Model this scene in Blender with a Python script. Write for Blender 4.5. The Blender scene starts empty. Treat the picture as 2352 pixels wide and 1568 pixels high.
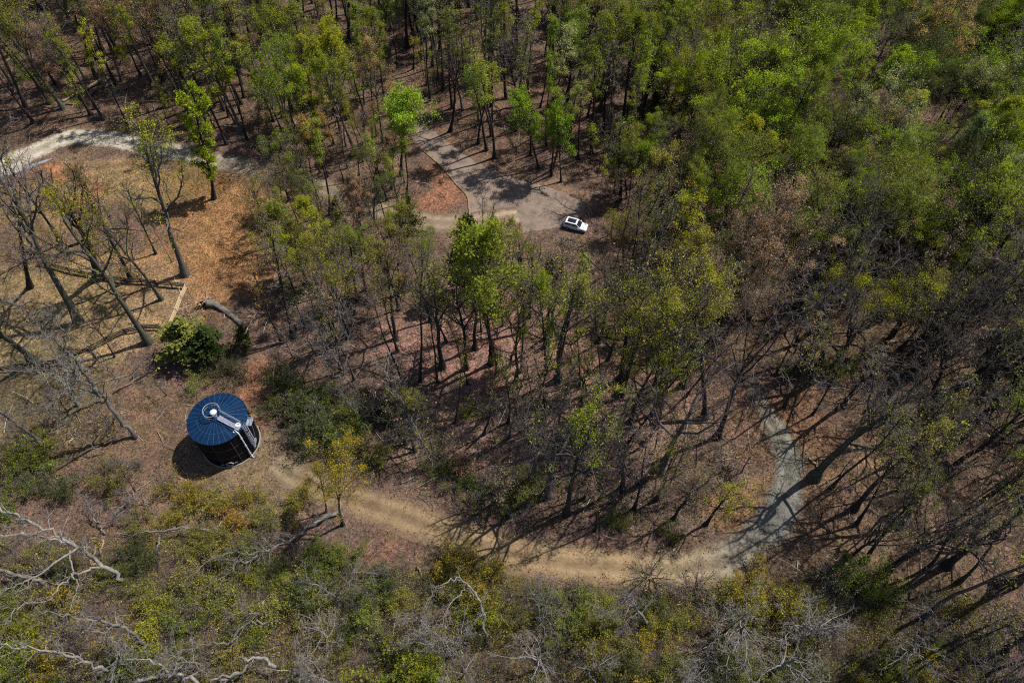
import bpy, bmesh, math, random
import numpy as np
from mathutils import Vector, Matrix, Euler

# ------------------------------------------------------------------ camera, sky, sun
S = bpy.context.scene
COL = S.collection
F, TH, RO, CH = 1750.0, math.radians(54.767), math.radians(0.85), 100.0   # focal length (photo px at 2352 wide), pitch, roll, height
cam_data = bpy.data.cameras.new('camera')
cam = bpy.data.objects.new('camera', cam_data)
COL.objects.link(cam)
cam_data.sensor_width = 36.0
cam_data.lens = 36.0 * F / 2352.0
cam_data.clip_end = 6000
cam_data.clip_start = 1.0
cam.location = (0, 0, CH)
cam.matrix_world = Matrix.Translation((0, 0, CH)) @ Matrix.Rotation(math.pi / 2 - TH, 4, 'X') @ Matrix.Rotation(RO, 4, 'Z')
S.camera = cam

SUN_AZ, SUN_EL = math.radians(28.0), math.radians(57.5)                    # direction towards the sun, from +X
world = bpy.data.worlds.new('World')
S.world = world
world.use_nodes = True
wn = world.node_tree
sky = wn.nodes.new('ShaderNodeTexSky')
sky.sky_type = 'NISHITA'
sky.sun_disc = False
sky.sun_elevation = SUN_EL
sky.sun_rotation = math.pi / 2 - SUN_AZ
wn.nodes['Background'].inputs['Strength'].default_value = 0.088
wn.links.new(sky.outputs['Color'], wn.nodes['Background'].inputs['Color'])
sl = bpy.data.lights.new('sun', 'SUN')
sl.energy = 5.0
sl.angle = math.radians(0.5)
sl.color = (1.0, 0.95, 0.87)
sun = bpy.data.objects.new('sun', sl)
COL.objects.link(sun)
sd = Vector((math.cos(SUN_AZ) * math.cos(SUN_EL), math.sin(SUN_AZ) * math.cos(SUN_EL), math.sin(SUN_EL)))
sun.rotation_euler = sd.to_track_quat('Z', 'Y').to_euler()
sun.location = sd * 300
S.view_settings.view_transform = 'Standard'
S.view_settings.look = 'None'
S.view_settings.exposure = 0.72
S.view_settings.gamma = 1.0
S.view_settings.use_curve_mapping = False
S.cycles.use_denoising = False
S.cycles.max_bounces = 5
S.cycles.diffuse_bounces = 2
S.cycles.glossy_bounces = 2
S.cycles.transmission_bounces = 3
S.render.filter_size = 1.1
S.cycles.pixel_filter_type = 'BLACKMAN_HARRIS'
S.cycles.filter_width = 1.1

# ------------------------------------------------------------------ photo pixel -> place on the ground
CT, ST, CR, SR = math.cos(TH), math.sin(TH), math.cos(RO), math.sin(RO)


def G(px, py, z=0.0):
    a, b = px - 1176.0, py - 784.0
    u = a * CR + b * SR
    v = -a * SR + b * CR
    y = CT + ST * (-v / F)
    zz = -ST + CT * (-v / F)
    t = (z - CH) / zz
    return (u / F * t, y * t)


def G3(px, py, z=0.0):
    x, y = G(px, py, z)
    return (x, y, z)


def PJ(x, y, z):
    zz = z - CH
    fw = y * CT - zz * ST
    up = y * ST + zz * CT
    u = F * x / fw
    v = -F * up / fw
    return 1176 + u * CR - v * SR, 784 + u * SR + v * CR


# ------------------------------------------------------------------ materials
def new_mat(name, rough=0.9):
    m = bpy.data.materials.new(name)
    m.use_nodes = True
    nt = m.node_tree
    b = nt.nodes['Principled BSDF']
    b.inputs['Roughness'].default_value = rough
    if 'Specular IOR Level' in b.inputs:
        b.inputs['Specular IOR Level'].default_value = 0.25
    return m, nt, b


def N(nt, t, **kw):
    n = nt.nodes.new(t)
    for k, v in kw.items():
        setattr(n, k, v)
    return n


def noise(nt, vec, scale, detail=3.0, rough=0.6):
    n = N(nt, 'ShaderNodeTexNoise')
    n.inputs['Scale'].default_value = scale
    n.inputs['Detail'].default_value = detail
    n.inputs['Roughness'].default_value = rough
    if vec is not None:
        nt.links.new(vec, n.inputs['Vector'])
    return n.outputs['Fac']


def ramp(nt, fac, stops):
    r = N(nt, 'ShaderNodeValToRGB')
    e = r.color_ramp.elements
    while len(e) < len(stops):
        e.new(0.5)
    for i, (p, c) in enumerate(stops):
        e[i].position = p
        e[i].color = (c[0], c[1], c[2], 1) if not isinstance(c, (int, float)) else (c, c, c, 1)
    nt.links.new(fac, r.inputs['Fac'])
    return r.outputs['Color']


def mix(nt, a, b, fac=None, typ='MIX', f=0.5):
    m = N(nt, 'ShaderNodeMix', data_type='RGBA', blend_type=typ)
    m.inputs[0].default_value = f
    if fac is not None:
        nt.links.new(fac, m.inputs[0])
    for sock, v in ((m.inputs[6], a), (m.inputs[7], b)):
        if isinstance(v, tuple):
            sock.default_value = (*v, 1)
        else:
            nt.links.new(v, sock)
    return m.outputs[2]


def position(nt):
    return N(nt, 'ShaderNodeNewGeometry').outputs['Position']


def bump(nt, b, h, strength=0.5, dist=0.2):
    n = N(nt, 'ShaderNodeBump')
    n.inputs['Strength'].default_value = strength
    n.inputs['Distance'].default_value = dist
    nt.links.new(h, n.inputs['Height'])
    nt.links.new(n.outputs['Normal'], b.inputs['Normal'])


def noisy(name, c1, c2, scale=3.0, rough=0.9, use_obj=False, detail=4.0):
    m, nt, b = new_mat(name, rough)
    co = N(nt, 'ShaderNodeTexCoord').outputs['Object'] if use_obj else position(nt)
    f = noise(nt, co, scale, detail)
    c = ramp(nt, f, [(0.32, c1), (0.68, c2)])
    nt.links.new(c, b.inputs['Base Color'])
    return m


def bark_mat(name):
    """Bark: the object's own colour, streaked and blotched."""
    m, nt, b = new_mat(name, 0.95)
    oi = N(nt, 'ShaderNodeObjectInfo')
    co = N(nt, 'ShaderNodeTexCoord').outputs['Object']
    f = noise(nt, co, 2.2, 5.0, 0.7)
    c = ramp(nt, f, [(0.3, 0.5), (0.5, 0.95), (0.72, 1.6)])
    c = mix(nt, oi.outputs['Color'], c, typ='MULTIPLY', f=1.0)
    nt.links.new(c, b.inputs['Base Color'])
    return m


def leaf_mat(name, trans=0.35):
    """Leaves: the object's own colour, varied leaf by leaf; light passes through."""
    m, nt, b = new_mat(name, 0.6)
    nt.nodes.remove(b)
    out = nt.nodes['Material Output']
    oi = N(nt, 'ShaderNodeObjectInfo')
    at = N(nt, 'ShaderNodeAttribute', attribute_name='tone')
    v = ramp(nt, at.outputs['Fac'], [(0.0, (0.6, 0.65, 0.6)), (0.45, (1.0, 1.02, 0.85)), (0.8, (1.35, 1.3, 1.05)), (1.0, (1.9, 1.65, 1.35))])
    c = mix(nt, oi.outputs['Color'], v, typ='MULTIPLY', f=1.0)
    d = N(nt, 'ShaderNodeBsdfDiffuse')
    t = N(nt, 'ShaderNodeBsdfTranslucent')
    nt.links.new(c, d.inputs['Color'])
    c2 = mix(nt, c, (1.25, 1.3, 0.7), typ='MULTIPLY', f=1.0)
    nt.links.new(c2, t.inputs['Color'])
    ms = N(nt, 'ShaderNodeMixShader')
    ms.inputs[0].default_value = trans
    nt.links.new(d.outputs[0], ms.inputs[1])
    nt.links.new(t.outputs[0], ms.inputs[2])
    nt.links.new(ms.outputs[0], out.inputs['Surface'])
    return m


M_BARK = bark_mat('bark')
M_LEAF = leaf_mat('leaf', 0.42)
M_NEEDLE = leaf_mat('needle', 0.1)
M_TWIG_D = noisy('twig_dark', (0.03, 0.025, 0.023), (0.07, 0.058, 0.05))
M_TWIG_G = noisy('twig_grey', (0.075, 0.06, 0.06), (0.15, 0.12, 0.118))
M_TWIG_P = noisy('twig_pale', (0.11, 0.1, 0.092), (0.2, 0.185, 0.165))


def plain(name, c, rough=0.6, metal=0.0):
    m, nt, b = new_mat(name, rough)
    b.inputs['Base Color'].default_value = (*c, 1)
    b.inputs['Metallic'].default_value = metal
    return m


# ------------------------------------------------------------------ mesh helpers
class Geo:
    """Collects quads and triangles in numpy arrays and builds ONE mesh."""

    def __init__(self):
        self.v, self.f, self.mi, self.tone, self.n, self.sm = [], [], [], [], 0, []

    def add(self, verts, faces, mat=0, tone=None, smooth=False):
        verts = np.asarray(verts, np.float32).reshape(-1, 3)
        faces = np.asarray(faces, np.int32)
        self.v.append(verts)
        self.f.append(faces + self.n)
        self.mi.append(np.full(len(faces), mat, np.int32))
        self.sm.append(np.full(len(faces), smooth, bool))
        self.tone.append(np.zeros(len(faces), np.float32) if tone is None else np.asarray(tone, np.float32))
        self.n += len(verts)

    def mesh(self, name, mats, tone=False):
        me = bpy.data.meshes.new(name)
        if self.v:
            v = np.concatenate(self.v)
            me.vertices.add(len(v))
            me.vertices.foreach_set('co', v.ravel())
            tot = np.concatenate([np.full(len(f), f.shape[1], np.int32) for f in self.f])
            idx = np.concatenate([f.ravel() for f in self.f])
            me.loops.add(len(idx))
            me.loops.foreach_set('vertex_index', idx)
            me.polygons.add(len(tot))
            st = np.concatenate([[0], np.cumsum(tot)[:-1]]).astype(np.int32)
            me.polygons.foreach_set('loop_start', st)
            me.polygons.foreach_set('loop_total', tot)
            me.polygons.foreach_set('material_index', np.concatenate(self.mi))
            me.polygons.foreach_set('use_smooth', np.concatenate(self.sm))
            if tone:
                a = me.attributes.new('tone', 'FLOAT', 'FACE')
                a.data.foreach_set('value', np.concatenate(self.tone))
            me.update(calc_edges=True)
        for m in mats:
            me.materials.append(m)
        return me

    # --- shapes
    def tubes(self, pts, rad, sides, mat=0, smooth=True):
        """pts (n,k,3), rad (n,k): n tapering tubes."""
        pts = np.asarray(pts, float)
        rad = np.asarray(rad, float)
        n, k, _ = pts.shape
        if n == 0:
            return
        t = np.empty_like(pts)
        t[:, 1:-1] = pts[:, 2:] - pts[:, :-2]
        t[:, 0] = pts[:, 1] - pts[:, 0]
        t[:, -1] = pts[:, -1] - pts[:, -2]
        t /= np.linalg.norm(t, axis=2, keepdims=True) + 1e-9
        d0 = pts[:, -1] - pts[:, 0]
        d0 /= np.linalg.norm(d0, axis=1, keepdims=True) + 1e-9
        ref = np.where(np.abs(d0[:, 2:3]) > 0.8, np.array([[1.0, 0.0, 0.0]]), np.array([[0.0, 0.0, 1.0]]))[:, None, :]
        a = np.cross(t, ref)
        a /= np.linalg.norm(a, axis=2, keepdims=True) + 1e-9
        b = np.cross(t, a)
        ang = np.arange(sides) * 2 * np.pi / sides
        ring = a[:, :, None, :] * np.cos(ang)[None, None, :, None] + b[:, :, None, :] * np.sin(ang)[None, None, :, None]
        V = pts[:, :, None, :] + ring * rad[:, :, None, None]
        i = np.arange(n)[:, None, None] * k * sides
        j = np.arange(k - 1)[None, :, None] * sides
        s = np.arange(sides)[None, None, :]
        s2 = (s + 1) % sides
        Fc = np.stack([i + j + s, i + j + s2, i + j + sides + s2, i + j + sides + s], -1).reshape(-1, 4)
        self.add(V, Fc, mat, smooth=smooth)

    def tube(self, pts, rad, sides=8, mat=0, cap=False, smooth=True):
        pts = np.asarray(pts, float)
        r = np.full(len(pts), rad, float) if np.isscalar(rad) else np.asarray(rad, float)
        n0 = self.n
        self.tubes(pts[None], r[None], sides, mat, smooth)
        if cap:
            k = len(pts)
            for off, rev in ((0, True), ((k - 1) * sides, False)):
                idx = np.arange(sides) + n0 + off
                self.f.append(np.array([idx[::-1] if rev else idx], np.int32))
                self.mi.append(np.array([mat], np.int32))
                self.sm.append(np.array([False]))
                self.tone.append(np.zeros(1, np.float32))

    def box(self, c, s, rz=0.0, mat=0, rot=None):
        x, y, z = [q / 2.0 for q in s]
        v = np.array([(a * x, b * y, d * z) for a in (-1, 1) for b in (-1, 1) for d in (-1, 1)])
        if rot is not None:
            v = v @ np.array(rot).T
        else:
            cc, ss = math.cos(rz), math.sin(rz)
            v = v @ np.array([(cc, -ss, 0), (ss, cc, 0), (0, 0, 1)]).T
        f = [(0, 1, 3, 2), (4, 6, 7, 5), (0, 4, 5, 1), (2, 3, 7, 6), (0, 2, 6, 4), (1, 5, 7, 3)]
        self.add(v + np.array(c), f, mat)

    def bar(self, p, q, w, h, mat=0):
        """A squared bar from p to q."""
        p, q = np.array(p, float), np.array(q, float)
        d = q - p
        L = np.linalg.norm(d)
        d /= L
        up = np.array([0, 0, 1.0]) if abs(d[2]) < 0.95 else np.array([1.0, 0, 0])
        s = np.cross(d, up)
        s /= np.linalg.norm(s)
        u = np.cross(s, d)
        self.box((p + q) / 2, (L, w, h), mat=mat, rot=np.stack([d, s, u], 1))

    def leaves(self, rng, P, size, mat=0, flat=0.35, tone=None):
        """A small leaf spray (one quad) at each point."""
        n = len(P)
        if n == 0:
            return
        nrm = rng.normal(size=(n, 3))
        nrm[:, 2] = np.abs(nrm[:, 2]) + flat
        nrm /= np.linalg.norm(nrm, axis=1, keepdims=True)
        a = np.cross(nrm, rng.normal(size=(n, 3)))
        a /= np.linalg.norm(a, axis=1, keepdims=True) + 1e-9
        b = np.cross(nrm, a)
        s = (size * np.clip(rng.lognormal(-0.12, 0.42, n), 0.35, 2.1))[:, None]
        w = s * rng.uniform(0.45, 0.8, n)[:, None]
        V = np.stack([P - a * s * 0.5, P + b * w * 0.5 - a * s * 0.05, P + a * s * 0.5, P - b * w * 0.5 + a * s * 0.05], 1)
        Fc = np.arange(4 * n).reshape(n, 4)
        self.add(V, Fc, mat, tone=rng.random(n) if tone is None else tone)


def link(name, data, parent=None, loc=None):
    o = bpy.data.objects.new(name, data)
    COL.objects.link(o)
    if parent is not None:
        o.parent = parent
    if loc is not None:
        o.location = loc
    return o


def tag(o, label=None, cat=None, group=None, kind=None):
    if label:
        o['label'] = label
    if cat:
        o['category'] = cat
    if group:
        o['group'] = group
    if kind:
        o['kind'] = kind
    return o


def thing(name, label, cat, loc=(0, 0, 0), rz=0.0, group=None):
    e = bpy.data.objects.new(name, None)
    e.empty_display_size = 0.5
    COL.objects.link(e)
    e.location = loc
    e.rotation_euler = (0, 0, rz)
    return tag(e, label, cat, group)


# ------------------------------------------------------------------ tree growing
def unit(a):
    return a / (np.linalg.norm(a, axis=-1, keepdims=True) + 1e-9)


def run(rng, P, D, L, n, wob, up):
    """Grow len(P) branches side by side: returns points (m,n+1,3) and end directions."""
    m = len(P)
    pts = np.empty((m, n + 1, 3))
    pts[:, 0] = P
    D = unit(D)
    dirs = [D]
    for i in range(n):
        D = unit(D + rng.normal(size=(m, 3)) * wob + np.array([0, 0, up]))
        pts[:, i + 1] = pts[:, i] + D * (L / n)[:, None]
        dirs.append(D)
    return pts, np.stack(dirs, 1)


def sprout(rng, pts, dirs, rad, L, k, t0, t1, ang, lenf, rf, upright=0.0):
    """k children on each parent; returns start, direction, length, radius."""
    m, n1, _ = pts.shape
    t = (t0 + (t1 - t0) * (np.arange(k)[None, :] + rng.random((m, k))) / k)
    x = t * (n1 - 1)
    i = np.minimum(x.astype(int), n1 - 2)
    f = (x - i)[..., None]
    r = np.arange(m)[:, None]
    P = pts[r, i] * (1 - f) + pts[r, i + 1] * f
    D = dirs[r, i]
    R = rad[r, i] * (1 - f[..., 0]) + rad[r, i + 1] * f[..., 0]
    a = np.radians(ang[0] + (ang[1] - ang[0]) * t + rng.normal(size=t.shape) * 8)
    phi = rng.random((m, 1)) * 6.28 + np.arange(k)[None, :] * 2.4 + rng.normal(size=t.shape) * 0.4
    ref = np.where(np.abs(D[..., 2:3]) > 0.9, np.array([1.0, 0, 0]), np.array([0, 0, 1.0]))
    u = unit(np.cross(D, ref))
    w = np.cross(D, u)
    side = u * np.cos(phi)[..., None] + w * np.sin(phi)[..., None]
    C = D * np.cos(a)[..., None] + side * np.sin(a)[..., None]
    C[..., 2] += upright
    Lc = L[:, None] * lenf * (1.0 - 0.55 * np.clip((t - t0) / (t1 - t0 + 1e-6), 0, 1)) * rng.uniform(0.7, 1.25, t.shape)
    Rc = np.minimum(R * rf, R * 0.95)
    return P.reshape(-1, 3), C.reshape(-1, 3), Lc.ravel(), Rc.ravel()


def grow_tree(seed, H=24.0, r0=0.3, trunk=0.9, limb_t=(0.45, 1.0), nl=11, ang=(62, 25), limb=0.3, env='round',
              k=(6, 5, 4), wob=(0.035, 0.11, 0.2, 0.28), up=(0.02, 0.06, 0.05, 0.02), lf=(0.5, 0.5, 0.5), fine=0.016,
              leaves=3500, lsize=0.28, lspread=0.3, flat=0.35, leafy=(2, 3), twig=M_TWIG_D, leaf=M_LEAF, top=0.3, clump=0.12, name='tree', levels=4):
    """Returns (trunk mesh, crown mesh): trunk with its limbs; twigs with leaves."""
    rng = np.random.default_rng(seed)
    tg, cg = Geo(), Geo()
    L0 = np.array([H * trunk])
    P0 = np.zeros((1, 3))
    D0 = np.array([[rng.normal() * 0.05, rng.normal() * 0.05, 1.0]])
    n0 = 9
    pts, dirs = run(rng, P0, D0, L0, n0, wob[0], up[0])
    tt = np.linspace(0, 1, n0 + 1)
    rad = (r0 * (1 - (1 - top) * tt ** 0.9))[None]
    rad[0, 0] *= 1.9
    rad[0, 1] *= 1.06
    # a flared foot below the first metre
    p1 = pts.copy()
    p1[0, 0, 2] -= 0.25
    tg.tubes(p1, rad, 8)
    P, D, L, R = sprout(rng, pts, dirs, rad, L0, nl, limb_t[0], limb_t[1], ang, 1.0, 0.72)
    tpos = np.linspace(0, 1, nl)
    e = {'round': np.sin(np.pi * (0.22 + 0.66 * tpos)) ** 0.8, 'vase': 0.75 + 0.25 * tpos, 'cone': 1.05 - 0.9 * tpos,
         'top': 0.55 + 0.45 * np.sin(np.pi * (0.1 + 0.7 * tpos)), 'pole': 0.4 + 0.6 * tpos * (1.4 - tpos)}[env]
    L = H * limb * e * rng.uniform(0.75, 1.2, nl)
    R = np.minimum(R, r0 * 0.58) * (0.65 + 0.35 * e)
    tips = []
    par_pts, par_dirs, par_rad, par_L = None, None, None, None
    for lev in range(1, levels):
        n = (5, 4, 3)[min(lev, 3) - 1]
        pts, dirs = run(rng, P, D, L, n, wob[min(lev, 3)], up[min(lev, 3)])
        taper = np.linspace(1, 0.32, n + 1)[None]
        rad = np.maximum(R[:, None] * taper, fine)
        if lev == 1:
            tg.tubes(pts, rad, 5)
        else:
            cg.tubes(pts, rad, 4 if lev == 2 else 3, 0)
        if lev >= leafy[0] and lev <= leafy[1]:
            tips.append((pts, lev))
        if lev < levels - 1:
            P, D, L, R = sprout(rng, pts, dirs, rad, L, k[lev - 1], 0.22, 1.0, (50, 34), lf[lev - 1], 0.55)
    # last fine twigs
    if k[2] > 0 and levels == 4:
        P, D, L, R = sprout(rng, pts, dirs, rad, L, k[2], 0.3, 1.0, (45, 30), lf[2], 0.6)
        pts, dirs = run(rng, P, D, L, 2, wob[3], up[3])
        cg.tubes(pts, np.maximum(R[:, None] * np.linspace(1, 0.5, 3)[None], fine * 0.8), 3, 0)
        tips.append((pts, 4))
    if leaves:
        A = np.concatenate([p.reshape(-1, 3) for p, l in tips])
        # clumped: choose favoured tips so that the crown shows light and dark clumps and gaps
        ctr = A[rng.integers(0, len(A), max(12, int(len(A) / 130)))]
        d = np.min(np.linalg.norm(A[:, None, :] - ctr[None, :, :], axis=2), 1) if len(A) * len(ctr) < 4e6 else np.zeros(len(A))
        w = np.exp(-(d / (0.04 * H)) ** 2) + clump
        w /= w.sum()
        Q = A[rng.choice(len(A), leaves, p=w)] + rng.normal(size=(leaves, 3)) * lspread * np.array([1, 1, 0.7])
        tone = np.clip(rng.normal(0.5, 0.22, leaves), 0, 1)
        cg.leaves(rng, Q, lsize, 1, flat, tone)
    return (tg.mesh(name + '_trunk', [M_BARK]), cg.mesh(name + '_crown', [twig, leaf], True), H)


def grow_evergreen(seed, H=14.0, r=3.2, n=4200, broad=False, name='evergreen'):
    rng = np.random.default_rng(seed)
    tg, cg = Geo(), Geo()
    pts, dirs = run(rng, np.zeros((1, 3)), np.array([[0, 0, 1.0]]), np.array([H]), 8, 0.02, 0.05)
    tt = np.linspace(0, 1, 9)
    tg.tubes(pts, (0.2 * H / 14 * (1.05 - tt))[None], 7)
    m = 70
    t = np.sort(rng.uniform(0.1, 0.98, m))
    P = np.stack([np.interp(t * 8, np.arange(9), pts[0, :, i]) for i in range(3)], 1)
    phi = rng.random(m) * 6.28
    D = np.stack([np.cos(phi), np.sin(phi), np.full(m, 0.25)], 1)
    L = r * ((1 - t) ** 0.75 + 0.12) * rng.uniform(0.7, 1.25, m) * (np.sin(np.pi * np.clip(t * 1.0 + 0.15, 0, 1)) ** 0.3 if broad else 1)
    p1, d1 = run(rng, P, D, L, 4, 0.1, -0.02)
    r1 = 0.05 * np.linspace(1, 0.3, 5)[None] * np.ones((m, 1))
    cg.tubes(p1, r1, 3, 0)
    P, D, L2, R = sprout(rng, p1, d1, r1, L, 7, 0.15, 1.0, (55, 35), 0.42, 0.6)
    p2, _ = run(rng, P, D, L2, 2, 0.15, 0.03)
    cg.tubes(p2, np.full((len(p2), 3), 0.014), 3, 0)
    A = np.concatenate([p1[:, 1:].reshape(-1, 3), p2.reshape(-1, 3)])
    Q = A[rng.integers(0, len(A), n)] + rng.normal(size=(n, 3)) * 0.22
    cg.leaves(rng, Q, 0.34, 1, 0.2)
    return (tg.mesh(name + '_trunk', [M_BARK]), cg.mesh(name + '_crown', [M_TWIG_D, M_NEEDLE], True), H)


def grow_shrub(seed, H=3.0, w=1.6, stems=9, n=900, lsize=0.2, twig=M_TWIG_G, name='shrub', k=5):
    rng = np.random.default_rng(seed)
    tg, cg = Geo(), Geo()
    phi = rng.random(stems) * 6.28
    P = np.stack([np.cos(phi) * 0.25, np.sin(phi) * 0.25, np.full(stems, -0.1)], 1) * rng.uniform(0.2, 1.2, (stems, 1))
    P[:, 2] = -0.1
    D = np.stack([np.cos(phi) * w / H, np.sin(phi) * w / H, np.ones(stems)], 1) * 1.0 + rng.normal(size=(stems, 3)) * 0.12
    L = H * rng.uniform(0.65, 1.1, stems)
    p1, d1 = run(rng, P, D, L, 5, 0.12, 0.03)
    r1 = 0.045 * H / 3 * np.linspace(1, 0.3, 6)[None] * rng.uniform(0.6, 1.3, (stems, 1))
    tg.tubes(p1, r1, 4)
    P, D, L2, R = sprout(rng, p1, d1, r1, L, k + 2, 0.2, 1.0, (55, 30), 0.45, 0.6)
    p2, d2 = run(rng, P, D, L2, 3, 0.2, 0.05)
    r2 = np.maximum(R[:, None] * np.linspace(1, 0.5, 4)[None], 0.011)
    cg.tubes(p2, r2, 3, 0)
    P, D, L3, R = sprout(rng, p2, d2, r2, L2, k, 0.25, 1.0, (50, 35), 0.5, 0.6)
    p3, _ = run(rng, P, D, L3, 2, 0.25, 0.02)
    cg.tubes(p3, np.full((len(p3), 3), 0.009), 3, 0)
    A = np.concatenate([p2[:, 1:].reshape(-1, 3), p3.reshape(-1, 3)])
    if n:
        Q = A[rng.integers(0, len(A), n)] + rng.normal(size=(n, 3)) * 0.16
        cg.leaves(rng, Q, lsize, 1, 0.3)
    return (tg.mesh(name + '_stems', [M_BARK]), cg.mesh(name + '_crown', [twig, M_LEAF], True), H)


# ------------------------------------------------------------------ ground layout
def spline(p, n=12):
    """Catmull-Rom through the points."""
    p = np.array(p, float)
    q = np.vstack([2 * p[0] - p[1], p, 2 * p[-1] - p[-2]])
    out = []
    for i in range(1, len(q) - 2):
        for t in np.linspace(0, 1, n, endpoint=False):
            a, b, c, d = q[i - 1], q[i], q[i + 1], q[i + 2]
            out.append(0.5 * (2 * b + (c - a) * t + (2 * a - 5 * b + 4 * c - d) * t * t + (3 * b - a - 3 * c + d) * t ** 3))
    out.append(p[-1])
    return np.array(out)


TRACK_PX = [(632, 1062), (690, 1100), (770, 1133), (870, 1165), (985, 1208), (1095, 1247), (1200, 1275), (1300, 1292), (1400, 1300), (1500, 1307), (1590, 1303),
            (1665, 1286), (1725, 1248), (1780, 1195), (1806, 1135), (1812, 1075), (1798, 1015), (1768, 960), (1742, 915), (1722, 870)]
TRACK = spline([G(*p) for p in TRACK_PX])
ROAD_PX = [(-420, 620), (-150, 470), (0, 386), (70, 352), (150, 318), (240, 318), (340, 338), (440, 357), (540, 378), (640, 398), (740, 432), (840, 470), (930, 500), (1020, 512), (1100, 508), (1190, 496)]
ROAD = spline([G(*p) for p in ROAD_PX])
LOT_PX = [(905, 245), (925, 262), (975, 285), (1050, 345), (1120, 388), (1200, 415), (1290, 440), (1345, 470), (1335, 500), (1290, 522), (1200, 534), (1110, 524),
          (1080, 500), (1077, 477), (1072, 450), (1050, 425), (1024, 394), (1000, 370), (972, 345), (940, 310), (905, 280)]
LOT = np.array([G(*p) for p in LOT_PX])
ISLAND_PX = [(1074, 497), (1074, 477), (1069, 452), (1047, 428), (1021, 398), (996, 374), (972, 352), (955, 372), (948, 410), (950, 450), (965, 482), (1010, 496), (1045, 500)]
ISLAND = np.array([G(*p) for p in ISLAND_PX])
CLEAR = np.array([G(*p) for p in [(330, 372), (440, 385), (560, 400), (650, 425), (640, 470), (622, 540), (600, 610), (560, 680), (520, 720), (440, 700), (430, 640), (380, 560), (340, 480)]])
YARD = np.array([G(*p) for p in [(-30, 420), (120, 350), (330, 360), (350, 480), (390, 580), (430, 660), (398, 752), (290, 768), (200, 812), (0, 850), (-80, 840)]])
TANK = np.array((-40.86, 51.9))


def inside(poly, x, y):
    x, y = np.asarray(x, float), np.asarray(y, float)
    r = np.zeros(x.shape, bool)
    n = len(poly)
    for i in range(n):
        x1, y1 = poly[i]
        x2, y2 = poly[(i + 1) % n]
        c = ((y1 > y) != (y2 > y)) & (x < (x2 - x1) * (y - y1) / (y2 - y1 + 1e-12) + x1)
        r ^= c
    return r


def dist_pts(P, x, y):
    x, y = np.asarray(x, float).ravel(), np.asarray(y, float).ravel()
    out = np.full(x.shape, 1e9)
    for p in P:
        out = np.minimum(out, (x - p[0]) ** 2 + (y - p[1]) ** 2)
    return np.sqrt(out)


LOT_DENSE = np.concatenate([np.linspace(LOT[i], LOT[(i + 1) % len(LOT)], 8, endpoint=False) for i in range(len(LOT))])
FLAT = np.concatenate([TRACK[::2], ROAD[::2], LOT_DENSE[::2], LOT_DENSE[::2] * 0.5 + LOT.mean(0) * 0.5])


def relief(x, y):
    return (0.35 * np.sin(x * 0.11 + 1.3) * np.cos(y * 0.09) + 0.22 * np.sin(x * 0.23 + y * 0.17) + 0.12 * np.sin(x * 0.61 - y * 0.47 + 2) + 0.07 * np.sin(x * 1.3 + y * 1.1))


_GX = np.arange(-190.0, 190.01, 1.0)
_GY = np.arange(-30.0, 240.01, 1.0)
_gx, _gy = np.meshgrid(_GX, _GY)
_d = np.minimum(dist_pts(FLAT, _gx, _gy), dist_pts([TANK], _gx, _gy) - 5.5).reshape(_gx.shape)
_d = np.where(inside(LOT, _gx, _gy), 0, _d)
_mask = np.clip((_d - 3.5) / 5.0, 0, 1)
_edge = np.clip(np.minimum(np.minimum(_gx + 190, 190 - _gx), np.minimum(_gy + 30, 240 - _gy)) / 15, 0, 1)
_gz = relief(_gx, _gy) * _mask * _edge


def ground_z(x, y):
    fx = min(max((x + 190.0), 0), len(_GX) - 1.001)
    fy = min(max((y + 30.0), 0), len(_GY) - 1.001)
    i, j = int(fx), int(fy)
    a, b = fx - i, fy - j
    return float((_gz[j, i] * (1 - a) + _gz[j, i + 1] * a) * (1 - b) + (_gz[j + 1, i] * (1 - a) + _gz[j + 1, i + 1] * a) * b)


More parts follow.
